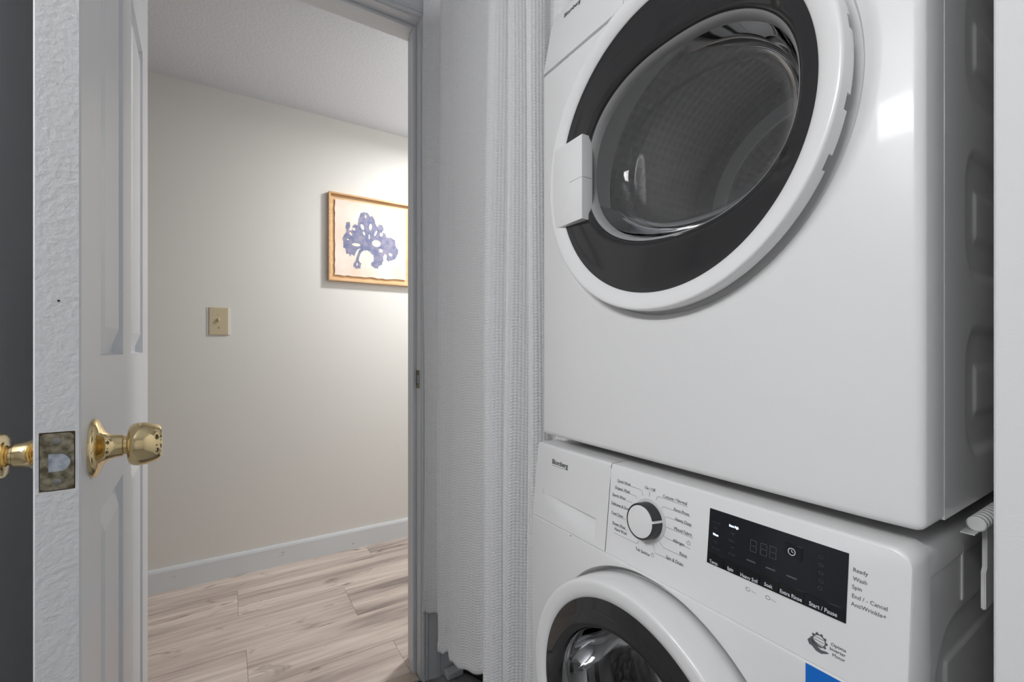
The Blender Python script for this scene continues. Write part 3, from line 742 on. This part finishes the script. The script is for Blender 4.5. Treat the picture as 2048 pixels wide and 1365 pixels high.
for ln in ([(178, 165), (480, 270), (505, 290), (517, 355)], [(140, 255), (420, 360), (440, 392)], [(105, 350), (372, 450)], [(92, 468), (290, 545)], [(95, 600), (278, 685)], [(105, 740), (305, 830)], [(125, 860), (430, 1008), (445, 1005), (463, 962)], [(612, 298), (606, 368)], [(1132, 508), (730, 365), (718, 370), (698, 415)], [(1165, 642), (810, 508), (795, 508), (772, 525)], [(1187, 780), (850, 645), (820, 650)], [(1203, 938), (830, 780)], [(1167, 1083), (850, 940), (803, 905)], [(1125, 1218), (795, 1062), (745, 985)], [(1073, 1325), (690, 1140), (657, 1015)], [(563, 985), (563, 1040)]):
    o0 = px(*cp(ln[0])); M_ = planeM(wpx, o0[0], o0[1], 0.0004)
    strip('leader_line', [(o0[0] - px(*cp(p))[0], (px(*cp(p))[1] - o0[1]) * 1.005) for p in ln], 0.00042, M_, ink, pan)
for u, v_ in ((1377, 1087), (1305, 1111)):      # little steam symbols
    y, z = px(u, v_); ring_ = [(0.0026 * math.cos(a), 0.0026 * math.sin(a)) for a in lin(math.radians(-220), math.radians(70), 20)]
    strip('steam_symbol', ring_, 0.0004, planeM(wpx, y, z), ink, pan)
    for q in (-1, 1): strip('steam_symbol', [(q * 0.0007, 0.0008), (q * 0.0007 - 0.0004, 0.0022), (q * 0.0007 + 0.0003, 0.0034)], 0.00035, planeM(wpx, y, z), ink, pan)
# dial
kn_o = Vector((wpx(0.7815), 0.4655, 0.7815)); kn_d = Vector((-1, 0, kk)).normalized()
dial = lathe_dir('dial_base', [(0, 0), (0.0, 0.0315), (0.0012, 0.0313), (0.0020, 0.0300), (0.0020, 0)], kn_o, kn_d, knobbase_m, wm, 64)
kb = lathe_dir('dial', [(0.001, 0), (0.001, 0.0268), (0.0185, 0.0262), (0.0200, 0.0256), (0.0203, 0.0248), (0.0198, 0.0232), (0.0198, 0)], kn_o, kn_d, knob_m, wm, 72, 30)
kb['label'] = 'charcoal dial with white cap'
lathe_dir('dial_cap', [(0.0194, 0), (0.0194, 0.0233), (0.0202, 0.0231), (0.0205, 0.0220), (0.0207, 0.0)], kn_o, kn_d, plastic, kb, 64)
up_ = Vector((0, 0, 1)); pa = math.radians(14); pdv = Vector((0, -math.cos(pa), math.sin(pa)))
sd_ = kn_d.cross(pdv).normalized(); A_ = kn_o + pdv * 0.0215; bmv = bmesh.new()
for t_, r_, h_ in ((0.0015, 0.0268, 0.0017), (0.0204, 0.0259, 0.0017), (0.0208, 0.0215, 0.0017)):
    for s_ in (-1, 1): bmv.verts.new(kn_o + kn_d * t_ + pdv * (r_ + 0.0006) + sd_ * h_ * s_)
bmv.verts.ensure_lookup_table(); bmv.faces.new([bmv.verts[i] for i in (0, 1, 3, 2)]); bmv.faces.new([bmv.verts[i] for i in (2, 3, 5, 4)])
obj('dial_pointer', finish(bmv, 'dial_pointer'), plastic, kb)
# display
def pquad(name, ya, yb, za, zb, out, mat, parent, th=0.0004):
    zc_ = (za + zb) / 2; M_ = planeM(wpx, (ya + yb) / 2, zc_, out); hw, hh = abs(ya - yb) / 2, abs(zb - za) / 2
    return curve_fill(name, [[(-hw, -hh), (hw, -hh), (hw, hh), (-hw, hh)]], M_, mat, parent, th)
dsp = pquad('display', 0.3661, 0.2081, 0.7586, 0.8289, 0.0003, disp_m, wm, 0.0006)
dsp['label'] = 'black touch display with lit words'
ys_b = [0.3655, 0.3425, 0.3235, 0.2965, 0.2745, 0.2475, 0.2087]
for k in range(6): pquad('touch_button', ys_b[k] - 0.0004, ys_b[k + 1] + 0.0004, 0.7590, 0.7722, 0.0012, btn_m, dsp, 0.0003)
pquad('timer_button', 0.2712, 0.2520, 0.8040, 0.8185, 0.0012, btn_m, dsp, 0.0003)
for s, u, v_, m_, sz in (('Temp.', 1420.5, 1124.5, ink_white, 0.0054), ('Spin', 1456, 1139, ink_white, 0.0054), ('Heavy Soil', 1482, 1152, ink_white, 0.0056), ('Soak', 1530, 1171, ink_white, 0.0054), ('Extra Rinse', 1561, 1185, ink_white, 0.0056), ('Start / Pause', 1619.5, 1210, ink_white, 0.0058)):
    ptext('button_name', s, u, v_, sz * 1.06, m_, dsp, 0.86, bold=0.00010, out=0.0020)
for s, u, v_, m_ in (('Extra High', 1459.5, 1053, lit), ('Warm', 1427, 1070, lit)):
    ptext('lit_word', s, u, v_, 0.0040, m_, dsp, 0.72, bold=0.00010, out=0.0013)
for s, u, v_ in (('Extra Hot', 1427, 1044), ('Hot', 1430, 1057), ('Cold', 1428, 1084), ('Tap Cold', 1425, 1096), ('High', 1463, 1068), ('Medium', 1459, 1082), ('Low', 1462, 1095), ('No Spin', 1458, 1108)):
    ptext('dim_word', s, u, v_, 0.0034, ink_dim, dsp, 0.8, out=0.0013)
for u, v_ in ((1508, 1092), (1528.5, 1099), (1547, 1105)):   # seven segment digits
    y, z = px(u, v_); M_ = planeM(wpx, y, z - 0.0005, 0.0012)
    w_, h_ = 0.0036, 0.0066
    for a, b in (((-w_, h_), (w_, h_)), ((-w_, 0), (w_, 0)), ((-w_, -h_), (w_, -h_)), ((-w_, -h_), (-w_, -0.0006)), ((w_, -h_), (w_, -0.0006)), ((-w_, 0.0006), (-w_, h_)), ((w_, 0.0006), (w_, h_))):
        strip('digit_segment', [a, b], 0.0009, M_, ink_dim, dsp)
for u, v_ in ((1503, 1123), (1542, 1138.5), (1584, 1155)):
    y, z = px(u, v_); strip('indicator_bar', [(-0.0055, 0), (0.0055, 0)], 0.0016, planeM(wpx, y, z, 0.0012), Mat('indicator_grey', C(88, 90, 96), 0.5).m if 'indicator_grey' not in bpy.data.materials else bpy.data.materials['indicator_grey'], dsp)
y, z = px(1585, 1104); M_ = planeM(wpx, y, z, 0.0019)
strip('clock_symbol', [(0.0037 * math.cos(a), 0.0037 * math.sin(a)) for a in lin(0, 2 * math.pi, 28)], 0.0009, M_, ink_white, dsp)
strip('clock_symbol', [(0, 0.0024), (0, 0), (0.0018, -0.0004)], 0.0007, M_, ink_white, dsp)
for u, v_ in ((1643, 1115), (1643, 1131), (1643, 1147), (1643, 1163), (1641, 1177)):
    y, z = px(u, v_); strip('status_symbol', [(0.0022 * math.cos(a), 0.0016 * math.sin(a)) for a in lin(0, 2 * math.pi, 12)], 0.0005, planeM(wpx, y, z, 0.0012), ink_dim, dsp)
for s, u, v_ in (('Ready', 1706, 1143), ('Wash', 1706, 1161), ('Spin', 1704, 1177), ('End / - Cancel', 1703.5, 1195), ('AntiWrinkle+', 1702, 1211)):
    ptext('status_name', s, u, v_, 0.0058, ink, pan, 0.90)
for u, v_ in ((1496, 1179), (1536, 1196)):
    y, z = px(u, v_); M_ = planeM(wpx, y, z)
    strip('key_symbol', [(0.0026 * math.cos(a), 0.0020 * math.sin(a)) for a in lin(0.3, 2 * math.pi, 14)], 0.0005, M_, ink, pan)
    strip('key_symbol', [(0.0045, 0.0006), (0.0058, -0.0006), (0.0098, -0.0010)], 0.0004, M_, ink, pan)
# hand-and-gear emblem with its three lines of lettering
ey_, ez_ = px(1637, 1286); M_ = planeM(wpx, ey_, ez_)
gear = []
for k in range(20):
    r_ = 0.0082 if k % 2 == 0 else 0.0066; a = 2 * math.pi * k / 20
    gear += [(r_ * math.cos(a - 0.09) + 0.0005, r_ * math.sin(a - 0.09) + 0.0020), (r_ * math.cos(a + 0.09) + 0.0005, r_ * math.sin(a + 0.09) + 0.0020)]
gear = [p for p in gear if p[1] > -0.0035]
gin = [(0.0056 * math.cos(a) + 0.0005, 0.0056 * math.sin(a) + 0.0020) for a in lin(0, 2 * math.pi, 24)[:-1]]
curve_fill('gear_emblem', [gear, gin], M_, ink, pan)
for q in (0.0050, 0.0020, -0.0010): strip('gear_emblem', [(-0.0045, q), (0.0050, q - 0.0004)], 0.0006, M_, ink, pan)
hand = [(-0.0105, -0.0020), (-0.0085, 0.0010), (-0.0050, 0.0012), (-0.0005, -0.0020), (0.0032, -0.0026), (0.0036, -0.0040), (-0.0012, -0.0042), (0.0028, -0.0062), (0.0080, -0.0052), (0.0102, -0.0062), (0.0030, -0.0098), (-0.0018, -0.0092), (-0.0060, -0.0060), (-0.0085, -0.0058)]
curve_fill('hand_emblem', [hand], M_, ink, pan)
for s, u, v_ in (('Optima', 1692.5, 1306.5), ('Inverter', 1691.5, 1316), ('Motor', 1690.5, 1326)):
    ptext('emblem_lettering', s, u, v_, 0.0047, ink_dark, pan, 0.95, 'RIGHT')
# blue sticker below the seam
def fx(u, v_):
    d = ray(u, v_); t = VX / d.x; return d.y * t, CAMZ + d.z * t
st0 = fx(1611.5, 1326)
Mst = Matrix(((0, 0, -1, VX - 0.0004), (-1, 0, 0, st0[0]), (0, 1, 0, st0[1]), (0, 0, 0, 1)))
stk = curve_fill('energy_sticker', [[(0, 0), (0.052, 0), (0.052, -0.060), (0, -0.060)]], Mst, blue_m, wm, 0.0002)
stk['label'] = 'bright blue energy sticker with white arc'
Mst2 = Mst.copy(); Mst2[0][3] = VX - 0.0008
strip('sticker_arc', [(0.026 + 0.021 * math.cos(a), -0.030 + 0.0175 * math.sin(a)) for a in lin(math.radians(20), math.radians(170), 24)], 0.0030, Mst2, white_st, stk)
cy_, cz_ = fx(1141.5, 1072)
curve_fill('paint_chip', [[(-0.0016, 0.0006), (0.0, 0.0011), (0.0018, 0.0003), (0.0012, -0.0009), (-0.0006, -0.0006)]], Matrix(((0, 0, -1, VX - 0.0003), (-1, 0, 0, cy_), (0, 1, 0, cz_), (0, 0, 0, 1))), dark_m, wm, 0.0001)
# cabinet of the washer
def wside(x_, z_):
    sd = pressed(x_, z_, [(0.607, 0.98, 0.42, 0.7510, 0.075, (0.652, 0.95, 0.46, 0.7060))], 0.0045)
    if z_ > 0.757: sd -= 0.0
    return sd
xsw = lin(0.588, 0.80, 66) + lin(0.81, XB, 16)
zsw = lin(VZ0, 0.40, 12) + lin(0.41, 0.8300, 150)
grid_surface('cabinet', xsw, zsw, lambda x_, z_: (x_, VY0 + 0.002 + wside(x_, z_), z_), enamel, wm)
boxes('cabinet_shell', [(0.588, XB, VY1 - 0.004, VY1 - 0.001, VZ0, 0.830), (XB - 0.003, XB, VY0 + 0.002, VY1 - 0.002, VZ0, 0.830)], enamel, wm)
tp = box('top_panel', 0.580, XB, VY0 + 0.0006, VY1 - 0.0006, 0.8040, 0.8440, plastic2, wm, 0.010, 4); shade_auto(tp, 40)
box('side_ridge', 0.694, 0.7020, VY0 + 0.0004, VY0 + 0.004, 0.758, 0.826, plastic2, wm, 0.0020)
for (a, b) in ((0.60, 0.21), (0.60, 0.71), (1.06, 0.21), (1.06, 0.71)):
    lathe_dir('foot', [(0, 0), (0, 0.020), (0.021, 0.020), (0.021, 0)], (a, b, 0.0), (0, 0, 1), black_rub, wm, 20)
# door
wd = lathe('door_ring', [(0.487, 0.1860), (0.4828, 0.1890), (0.4812, 0.1906), (0.4790, 0.1990), (0.4782, 0.2095), (0.4784, 0.2128), (0.4794, 0.2150), (0.4815, 0.2162), (0.500, 0.2172), (0.520, 0.2172), (0.5350, 0.2155), (0.545, 0.211), (0.545, 0.15)], VCY, VCZ, ring_m, wm, 160, ang=42)
lathe('smoked_glass', [(0.4838, 0.1892), (0.4836, 0.1870), (0.4815, 0.172), (0.4800, 0.152), (0.4806, 0.147), (0.486, 0.1450)], VCY, VCZ, blackglass, wd, 128, ang=60)
lathe('glass_bowl', [(0.4850, 0.1460), (0.4870, 0.1440), (0.5000, 0.1410), (0.530, 0.1370), (0.560, 0.132), (0.585, 0.122), (0.602, 0.104), (0.612, 0.078), (0.617, 0.045), (0.618, 0.0)], VCY, VCZ, bowl_glass, wd, 96, ang=70)
lathe('door_gasket', [(0.548, 0.158), (0.552, 0.150), (0.560, 0.146), (0.566, 0.152), (0.580, 0.158), (0.592, 0.150), (0.600, 0.147), (0.606, 0.153), (0.612, 0.170)], VCY, VCZ, grey_rub, wm, 96)
lathe('drum', [(0.612, 0.166), (0.622, 0.215), (0.640, 0.238), (0.92, 0.238), (0.94, 0.20), (0.945, 0.0)], VCY, VCZ, wdrum_m, wm, 96)

# ------------------------------------------------------------------ stacking strap at the washer side
skt = empty('stacking_strap', (0.70, 0.141, 0.80), 'white plastic stacking strap with ribbed ratchet roller between dryer and washing machine', 'strap')
pl_ = [(0.690, 0.758), (0.690, 0.7985), (0.6945, 0.8035), (0.6945, 0.852), (0.800, 0.852), (0.800, 0.758)]
bm = bmesh.new(); A = [bm.verts.new((a, 0.1385, b)) for a, b in pl_]; B = [bm.verts.new((a, 0.1425, b)) for a, b in pl_]
bm.faces.new(A); bm.faces.new(B[::-1])
for k in range(6): bm.faces.new((A[k], B[k], B[(k + 1) % 6], A[(k + 1) % 6]))
bmesh.ops.recalc_face_normals(bm, faces=bm.faces); bmesh.ops.bevel(bm, geom=bm.edges[:], offset=0.001, segments=2, affect='EDGES')
obj('strap_plate', finish(bm, 'strap_plate'), plastic2, skt)
prof = [(0, 0)]
for k in range(9): prof += [(0.010 * k, 0.0066), (0.010 * k + 0.001, 0.0078), (0.010 * k + 0.006, 0.0078), (0.010 * k + 0.007, 0.0066)]
prof += [(0.09, 0.0066), (0.09, 0)]
lathe_dir('ratchet_roller', prof, (0.664, 0.1405, 0.8560), (1, 0, 0), plastic2, skt, 24)
box('strap_clip', 0.652, 0.692, 0.139, 0.150, 0.8470, 0.8480, plastic2, skt)

# ------------------------------------------------------------------ waffle curtain
def curtain():
    # plan points (x, y) at the hem and at the top, from the doorway wall towards the machines
    bot = [(0.512, 1.322), (0.530, 1.318), (0.556, 1.300), (0.584, 1.262), (0.590, 1.215), (0.560, 1.180), (0.514, 1.170), (0.492, 1.158), (0.490, 1.143), (0.502, 1.128), (0.509, 1.112), (0.502, 1.098), (0.507, 1.080), (0.520, 1.050), (0.540, 1.010), (0.566, 0.975), (0.580, 0.948), (0.560, 0.925), (0.522, 0.916), (0.494, 0.908), (0.486, 0.896), (0.494, 0.884), (0.510, 0.877), (0.546, 0.871), (0.524, 0.862), (0.522, 0.853), (0.540, 0.846), (0.590, 0.840), (0.600, 0.834), (0.566, 0.829), (0.558, 0.822), (0.574, 0.814), (0.606, 0.812), (0.628, 0.822), (0.640, 0.812), (0.644, 0.796), (0.652, 0.786), (0.668, 0.784)]
    top = [(0.515, 1.322), (0.532, 1.318), (0.552, 1.302), (0.570, 1.268), (0.572, 1.226), (0.552, 1.192), (0.520, 1.178), (0.500, 1.164), (0.500, 1.150), (0.510, 1.135), (0.517, 1.118), (0.511, 1.104), (0.516, 1.086), (0.526, 1.055), (0.542, 1.012), (0.560, 0.976), (0.568, 0.950), (0.556, 0.928), (0.534, 0.914), (0.512, 0.903), (0.506, 0.892), (0.512, 0.882), (0.525, 0.876), (0.552, 0.870), (0.534, 0.861), (0.533, 0.852), (0.548, 0.845), (0.588, 0.839), (0.596, 0.833), (0.570, 0.828), (0.563, 0.821), (0.576, 0.813), (0.602, 0.810), (0.622, 0.818), (0.634, 0.810), (0.640, 0.796), (0.650, 0.786), (0.666, 0.784)]
    hem = lambda y: 0.225 if y > 1.29 else (0.225 - 0.0 * y)
    def spline(P, sub=8):
        out = []
        for i in range(len(P) - 1):
            p0, p1, p2, p3 = P[max(i - 1, 0)], P[i], P[i + 1], P[min(i + 2, len(P) - 1)]
            for k in range(sub):
                t = k / sub
                out.append(tuple(0.5 * (2 * b + (c - a) * t + (2 * a - 5 * b + 4 * c - d) * t * t + (3 * b - a - 3 * c + d) * t ** 3) for a, b, c, d in zip(p0, p1, p2, p3)))
        out.append(P[-1]); return out
    B, T = spline(bot), spline(top); n = len(B)
    arc_ = [0.0]
    for a, b in zip(B, B[1:]): arc_.append(arc_[-1] + math.hypot(a[0] - b[0], a[1] - b[1]))
    zt, zb = 2.165, 0.218
    ts = [0, 0.004, 0.010, 0.0125] + lin(0.03, 1, 46)
    v, f = [], []; uvs = []
    for t in ts:
        for i in range(n):
            k = t ** 0.8
            wv = 0.004 * math.sin(6.0 * t + i * 0.05)
            x_ = B[i][0] * (1 - k) + T[i][0] * k + wv; y_ = B[i][1] * (1 - k) + T[i][1] * k
            h0 = zb + 0.006 * math.sin(i * 0.16 + 1.0) + 0.003 * math.sin(i * 0.61)
            if t == 0: x_ -= 0.0
            bulge = 0.0016 if 0.003 < t < 0.011 else 0.0
            v.append((x_ - bulge, y_, h0 + (zt - h0) * t)); uvs.append((arc_[i], t * (zt - zb)))
    for j in range(len(ts) - 1):
        for i in range(n - 1): f.append((j * n + i, j * n + i + 1, (j + 1) * n + i + 1, (j + 1) * n + i))
    me = pydata('curtain', v, f); ul = me.uv_layers.new(name='UVMap')
    for poly in me.polygons:
        for li in poly.loop_indices: ul.data[li].uv = uvs[me.loops[li].vertex_index]
    return me, B, T
cme, CB, CT = curtain()
ctn = empty('waffle_curtain', (0.53, 1.05, 0.22), 'white waffle weave curtain bunched in folds beside the doorway and the machines', 'curtain')
co = obj('cloth', cme, waffle, ctn, True)
sm = co.modifiers.new('thickness', 'SOLIDIFY'); sm.thickness = 0.0012; sm.offset = 0
rod = empty('curtain_rod', (0.56, 1.345, 2.175), 'white curtain rod across the laundry alcove with curtain bunched at one end', 'rod')
lathe_dir('rod', [(0, 0), (0, 0.011), (1.225, 0.011), (1.225, 0)], (0.56, 1.347, 2.182), (0, -1, 0), plastic2, rod, 24)
lathe_dir('rod_end', [(0, 0), (0, 0.022), (0.010, 0.018), (0.010, 0)], (0.56, 1.350, 2.182), (0, -1, 0), plastic2, rod, 24)
lathe_dir('rod_end', [(0, 0), (0, 0.022), (0.010, 0.018), (0.010, 0)], (0.56, WE + 0.001, 2.182), (0, 1, 0), plastic2, rod, 24)
for k in range(9):
    yy = 0.80 + 0.062 * k
    tube('curtain_ring', [(0.56 + 0.019 * math.sin(a), yy, 2.182 - 0.004 + 0.019 * math.cos(a)) for a in lin(0, 2 * math.pi, 24)], 0.0016, plastic2, ctn, 6)
# dark hose on the floor under the curtain hem
hz = tube('drain_hose', [(0.655, 1.335, 0.012)] + [(0.655 + 0.10 * t, 1.30 - 0.33 * t + 0.03 * math.sin(6 * t), 0.020) for t in lin(0.05, 1, 24)] + [(0.80, 0.90, 0.05), (0.90, 0.86, 0.10)], 0.019, cloth_bag, None, 14)
tag(hz, 'black rubber hose lying on the tile under the curtain', 'hose')

# ------------------------------------------------------------------ hall: picture, switch, lamp
pic = empty('framed_picture', (0.65, YH, 1.386), 'framed indigo coral print with deckled paper in light oak frame on cream wall', 'picture')
PX0, PX1, PZ0, PZ1 = 0.4350, 0.8690, 1.3850, 1.8345; PF = 2.4085
fw = 0.0095
for nm, b in (('frame_side', (PX0, PX0 + fw, PF, YH - 0.0005, PZ0, PZ1)), ('frame_side', (PX1 - fw, PX1, PF, YH - 0.0005, PZ0, PZ1)), ('frame_rail', (PX0 + fw, PX1 - fw, PF, YH - 0.0005, PZ0, PZ0 + fw)), ('frame_rail', (PX0 + fw, PX1 - fw, PF, YH - 0.0005, PZ1 - fw, PZ1))):
    box(nm, *b, frame_m, pic, 0.001, 1)
box('backing_board', PX0 + fw, PX1 - fw, 2.4270, 2.4350, PZ0 + fw, PZ1 - fw, backing_m, pic)
Mw = Matrix(((1, 0, 0, 0), (0, 0, -1, 2.4200), (0, 1, 0, 0), (0, 0, 0, 1)))
rnd = random.Random(3)
def deckle(a, b, n, j): return [(a[0] + (b[0] - a[0]) * t + rnd.uniform(-j, j), a[1] + (b[1] - a[1]) * t + rnd.uniform(-j, j)) for t in lin(0, 1, n)[:-1]]
q = [(0.4665, 1.4165), (0.8350, 1.4165), (0.8350, 1.8040), (0.4665, 1.8040)]
paper = curve_fill('art_paper', [deckle(q[0], q[1], 17, 0.0032) + deckle(q[1], q[2], 22, 0.0018) + deckle(q[2], q[3], 22, 0.0018) + deckle(q[3], q[0], 15, 0.0026)], Mw, paper_m, pic, 0.0008)
coral = [(0.5941, 1.75), (0.6106, 1.7569), (0.6314, 1.756), (0.6397, 1.7404), (0.6566, 1.7409), (0.6671, 1.7212), (0.6735, 1.6965), (0.682, 1.6892), (0.6906, 1.7033), (0.7056, 1.7012), (0.7164, 1.6834), (0.7035, 1.6621), (0.723, 1.6605), (0.7295, 1.6397), (0.7558, 1.641), (0.7757, 1.6284), (0.7802, 1.5983), (0.7936, 1.5823), (0.7936, 1.5604), (0.7779, 1.528), (0.7602, 1.5196), (0.7382, 1.5108), (0.7295, 1.5185), (0.7317, 1.5404), (0.723, 1.5524), (0.7121, 1.5383), (0.7121, 1.5124), (0.7035, 1.49), (0.6884, 1.4799), (0.682, 1.4664), (0.665, 1.469), (0.6481, 1.4802), (0.646, 1.4927), (0.6608, 1.507), (0.6608, 1.5326), (0.6481, 1.544), (0.6314, 1.5569), (0.6148, 1.5571), (0.5982, 1.5467), (0.588, 1.5246), (0.5839, 1.5032), (0.5962, 1.4835), (0.5921, 1.46), (0.5697, 1.4557), (0.5555, 1.4669), (0.5595, 1.484), (0.5697, 1.5017), (0.5737, 1.523), (0.5859, 1.5537), (0.5941, 1.5652), (0.5778, 1.557), (0.5656, 1.5346), (0.5616, 1.5196), (0.5495, 1.5287), (0.5394, 1.5151), (0.5354, 1.5292), (0.5215, 1.5297), (0.5175, 1.554), (0.5057, 1.5608), (0.5076, 1.5858), (0.5017, 1.6056), (0.5096, 1.6231), (0.5215, 1.6412), (0.5175, 1.6654), (0.5215, 1.6929), (0.5394, 1.6956), (0.5414, 1.673), (0.5334, 1.6512), (0.5495, 1.6534), (0.5515, 1.6745), (0.5656, 1.6891), (0.5778, 1.6825), (0.5819, 1.7166)]
# frilled edge: small teeth between the outline points
fr = []
for a, b in zip(coral, coral[1:] + coral[:1]):
    a, b = Vector(a), Vector(b); d = b - a; nn = Vector((d.y, -d.x)); L_ = d.length; nn = nn / max(L_, 1e-6); m_ = max(2, int(L_ / 0.0045))
    for k in range(m_): fr.append(tuple(a + d * k / m_ + nn * (0.0020 if k % 2 else -0.0012) * rnd.uniform(0.5, 1.3)))
holes = [((0.6024, 1.6777), 0.0085, 0.016, 20), ((0.6448, 1.6838), 0.0080, 0.018, -5), ((0.5717, 1.5813), 0.0215, 0.0085, 0), ((0.6756, 1.6006), 0.0235, 0.0185, 0), ((0.7013, 1.6511), 0.0085, 0.011, -20), ((0.6714, 1.6534), 0.0055, 0.018, -25), ((0.6106, 1.6451), 0.0055, 0.011, 20), ((0.5595, 1.6611), 0.0070, 0.0085, 40), ((0.6992, 1.5648), 0.0105, 0.010, 0), ((0.7514, 1.5491), 0.0110, 0.0080, -30), ((0.6377, 1.6319), 0.0035, 0.014, 0), ((0.5758, 1.4793), 0.0040, 0.008, 0), ((0.6189, 1.735), 0.0042, 0.008, 0), ((0.5434, 1.6339), 0.0050, 0.010, 35), ((0.5294, 1.603), 0.0060, 0.0035, 0)]
HP = []
for (hx_, hz_), ra, rb, rot in holes:
    c_, s_ = math.cos(math.radians(rot)), math.sin(math.radians(rot))
    HP.append([(hx_ + ra * math.cos(a) * c_ - rb * math.sin(a) * s_, hz_ + ra * math.cos(a) * s_ + rb * math.sin(a) * c_) for a in lin(0, 2 * math.pi, 14)[:-1]])
Mc = Mw.copy(); Mc[1][3] = 2.4190
curve_fill('coral_print', [fr] + HP, Mc, coral_m, paper, 0.0001)

sw = empty('light_switch', (-0.03, YH, 1.165), 'almond toggle light switch plate on the cream hall wall', 'light switch')
pb = box('switch_plate', -0.0655, 0.0085, YH - 0.006, YH, 1.1025, 1.2270, plate_m, sw, 0.0025, 3)
box('plate_gap_paint', -0.0735, 0.0155, YH - 0.0020, YH, 1.1030, 1.2265, caulk_m, sw)
box('toggle', -0.0325, -0.0245, YH - 0.016, YH - 0.004, 1.1640, 1.1780, toggle_m, sw, 0.002)
for dz in (0.030, -0.030): lathe_dir('screw', [(0, 0), (0, 0.0030), (0.0012, 0.0024), (0.0012, 0)], (-0.0285, YH - 0.006, 1.1648 + dz), (0, -1, 0), plate_m if dz > 0 else steel_m, sw, 14)

def ceiling_lamp(x_, y_, r, label):
    L_ = empty('ceiling_light', (x_, y_, HC), label, 'ceiling light')
    lathe_dir('lamp_base', [(0, 0), (0, r * 1.08), (0.018, r * 1.08), (0.022, r), (0.022, 0)], (x_, y_, HC), (0, 0, -1), lampring, L_, 40)
    lathe_dir('lamp_shade', [(0.020, r), (0.045, r * 0.98), (0.052, r * 0.9), (0.055, 0)], (x_, y_, HC), (0, 0, -1), lampshade, L_, 40)
ceiling_lamp(1.12, 1.86, 0.09, 'small round flush ceiling light in the hall')

vb = empty('vanity_light', (-1.45, 0.08, 2.03), 'long white vanity light bar on the bathroom wall', 'vanity light')
box('back_plate', -1.4495, -1.430, -0.47, 0.63, 1.95, 2.11, chrome_m, vb, 0.004)
box('diffuser', -1.430, -1.385, -0.44, 0.60, 1.965, 2.095, lampshade, vb, 0.012, 3)
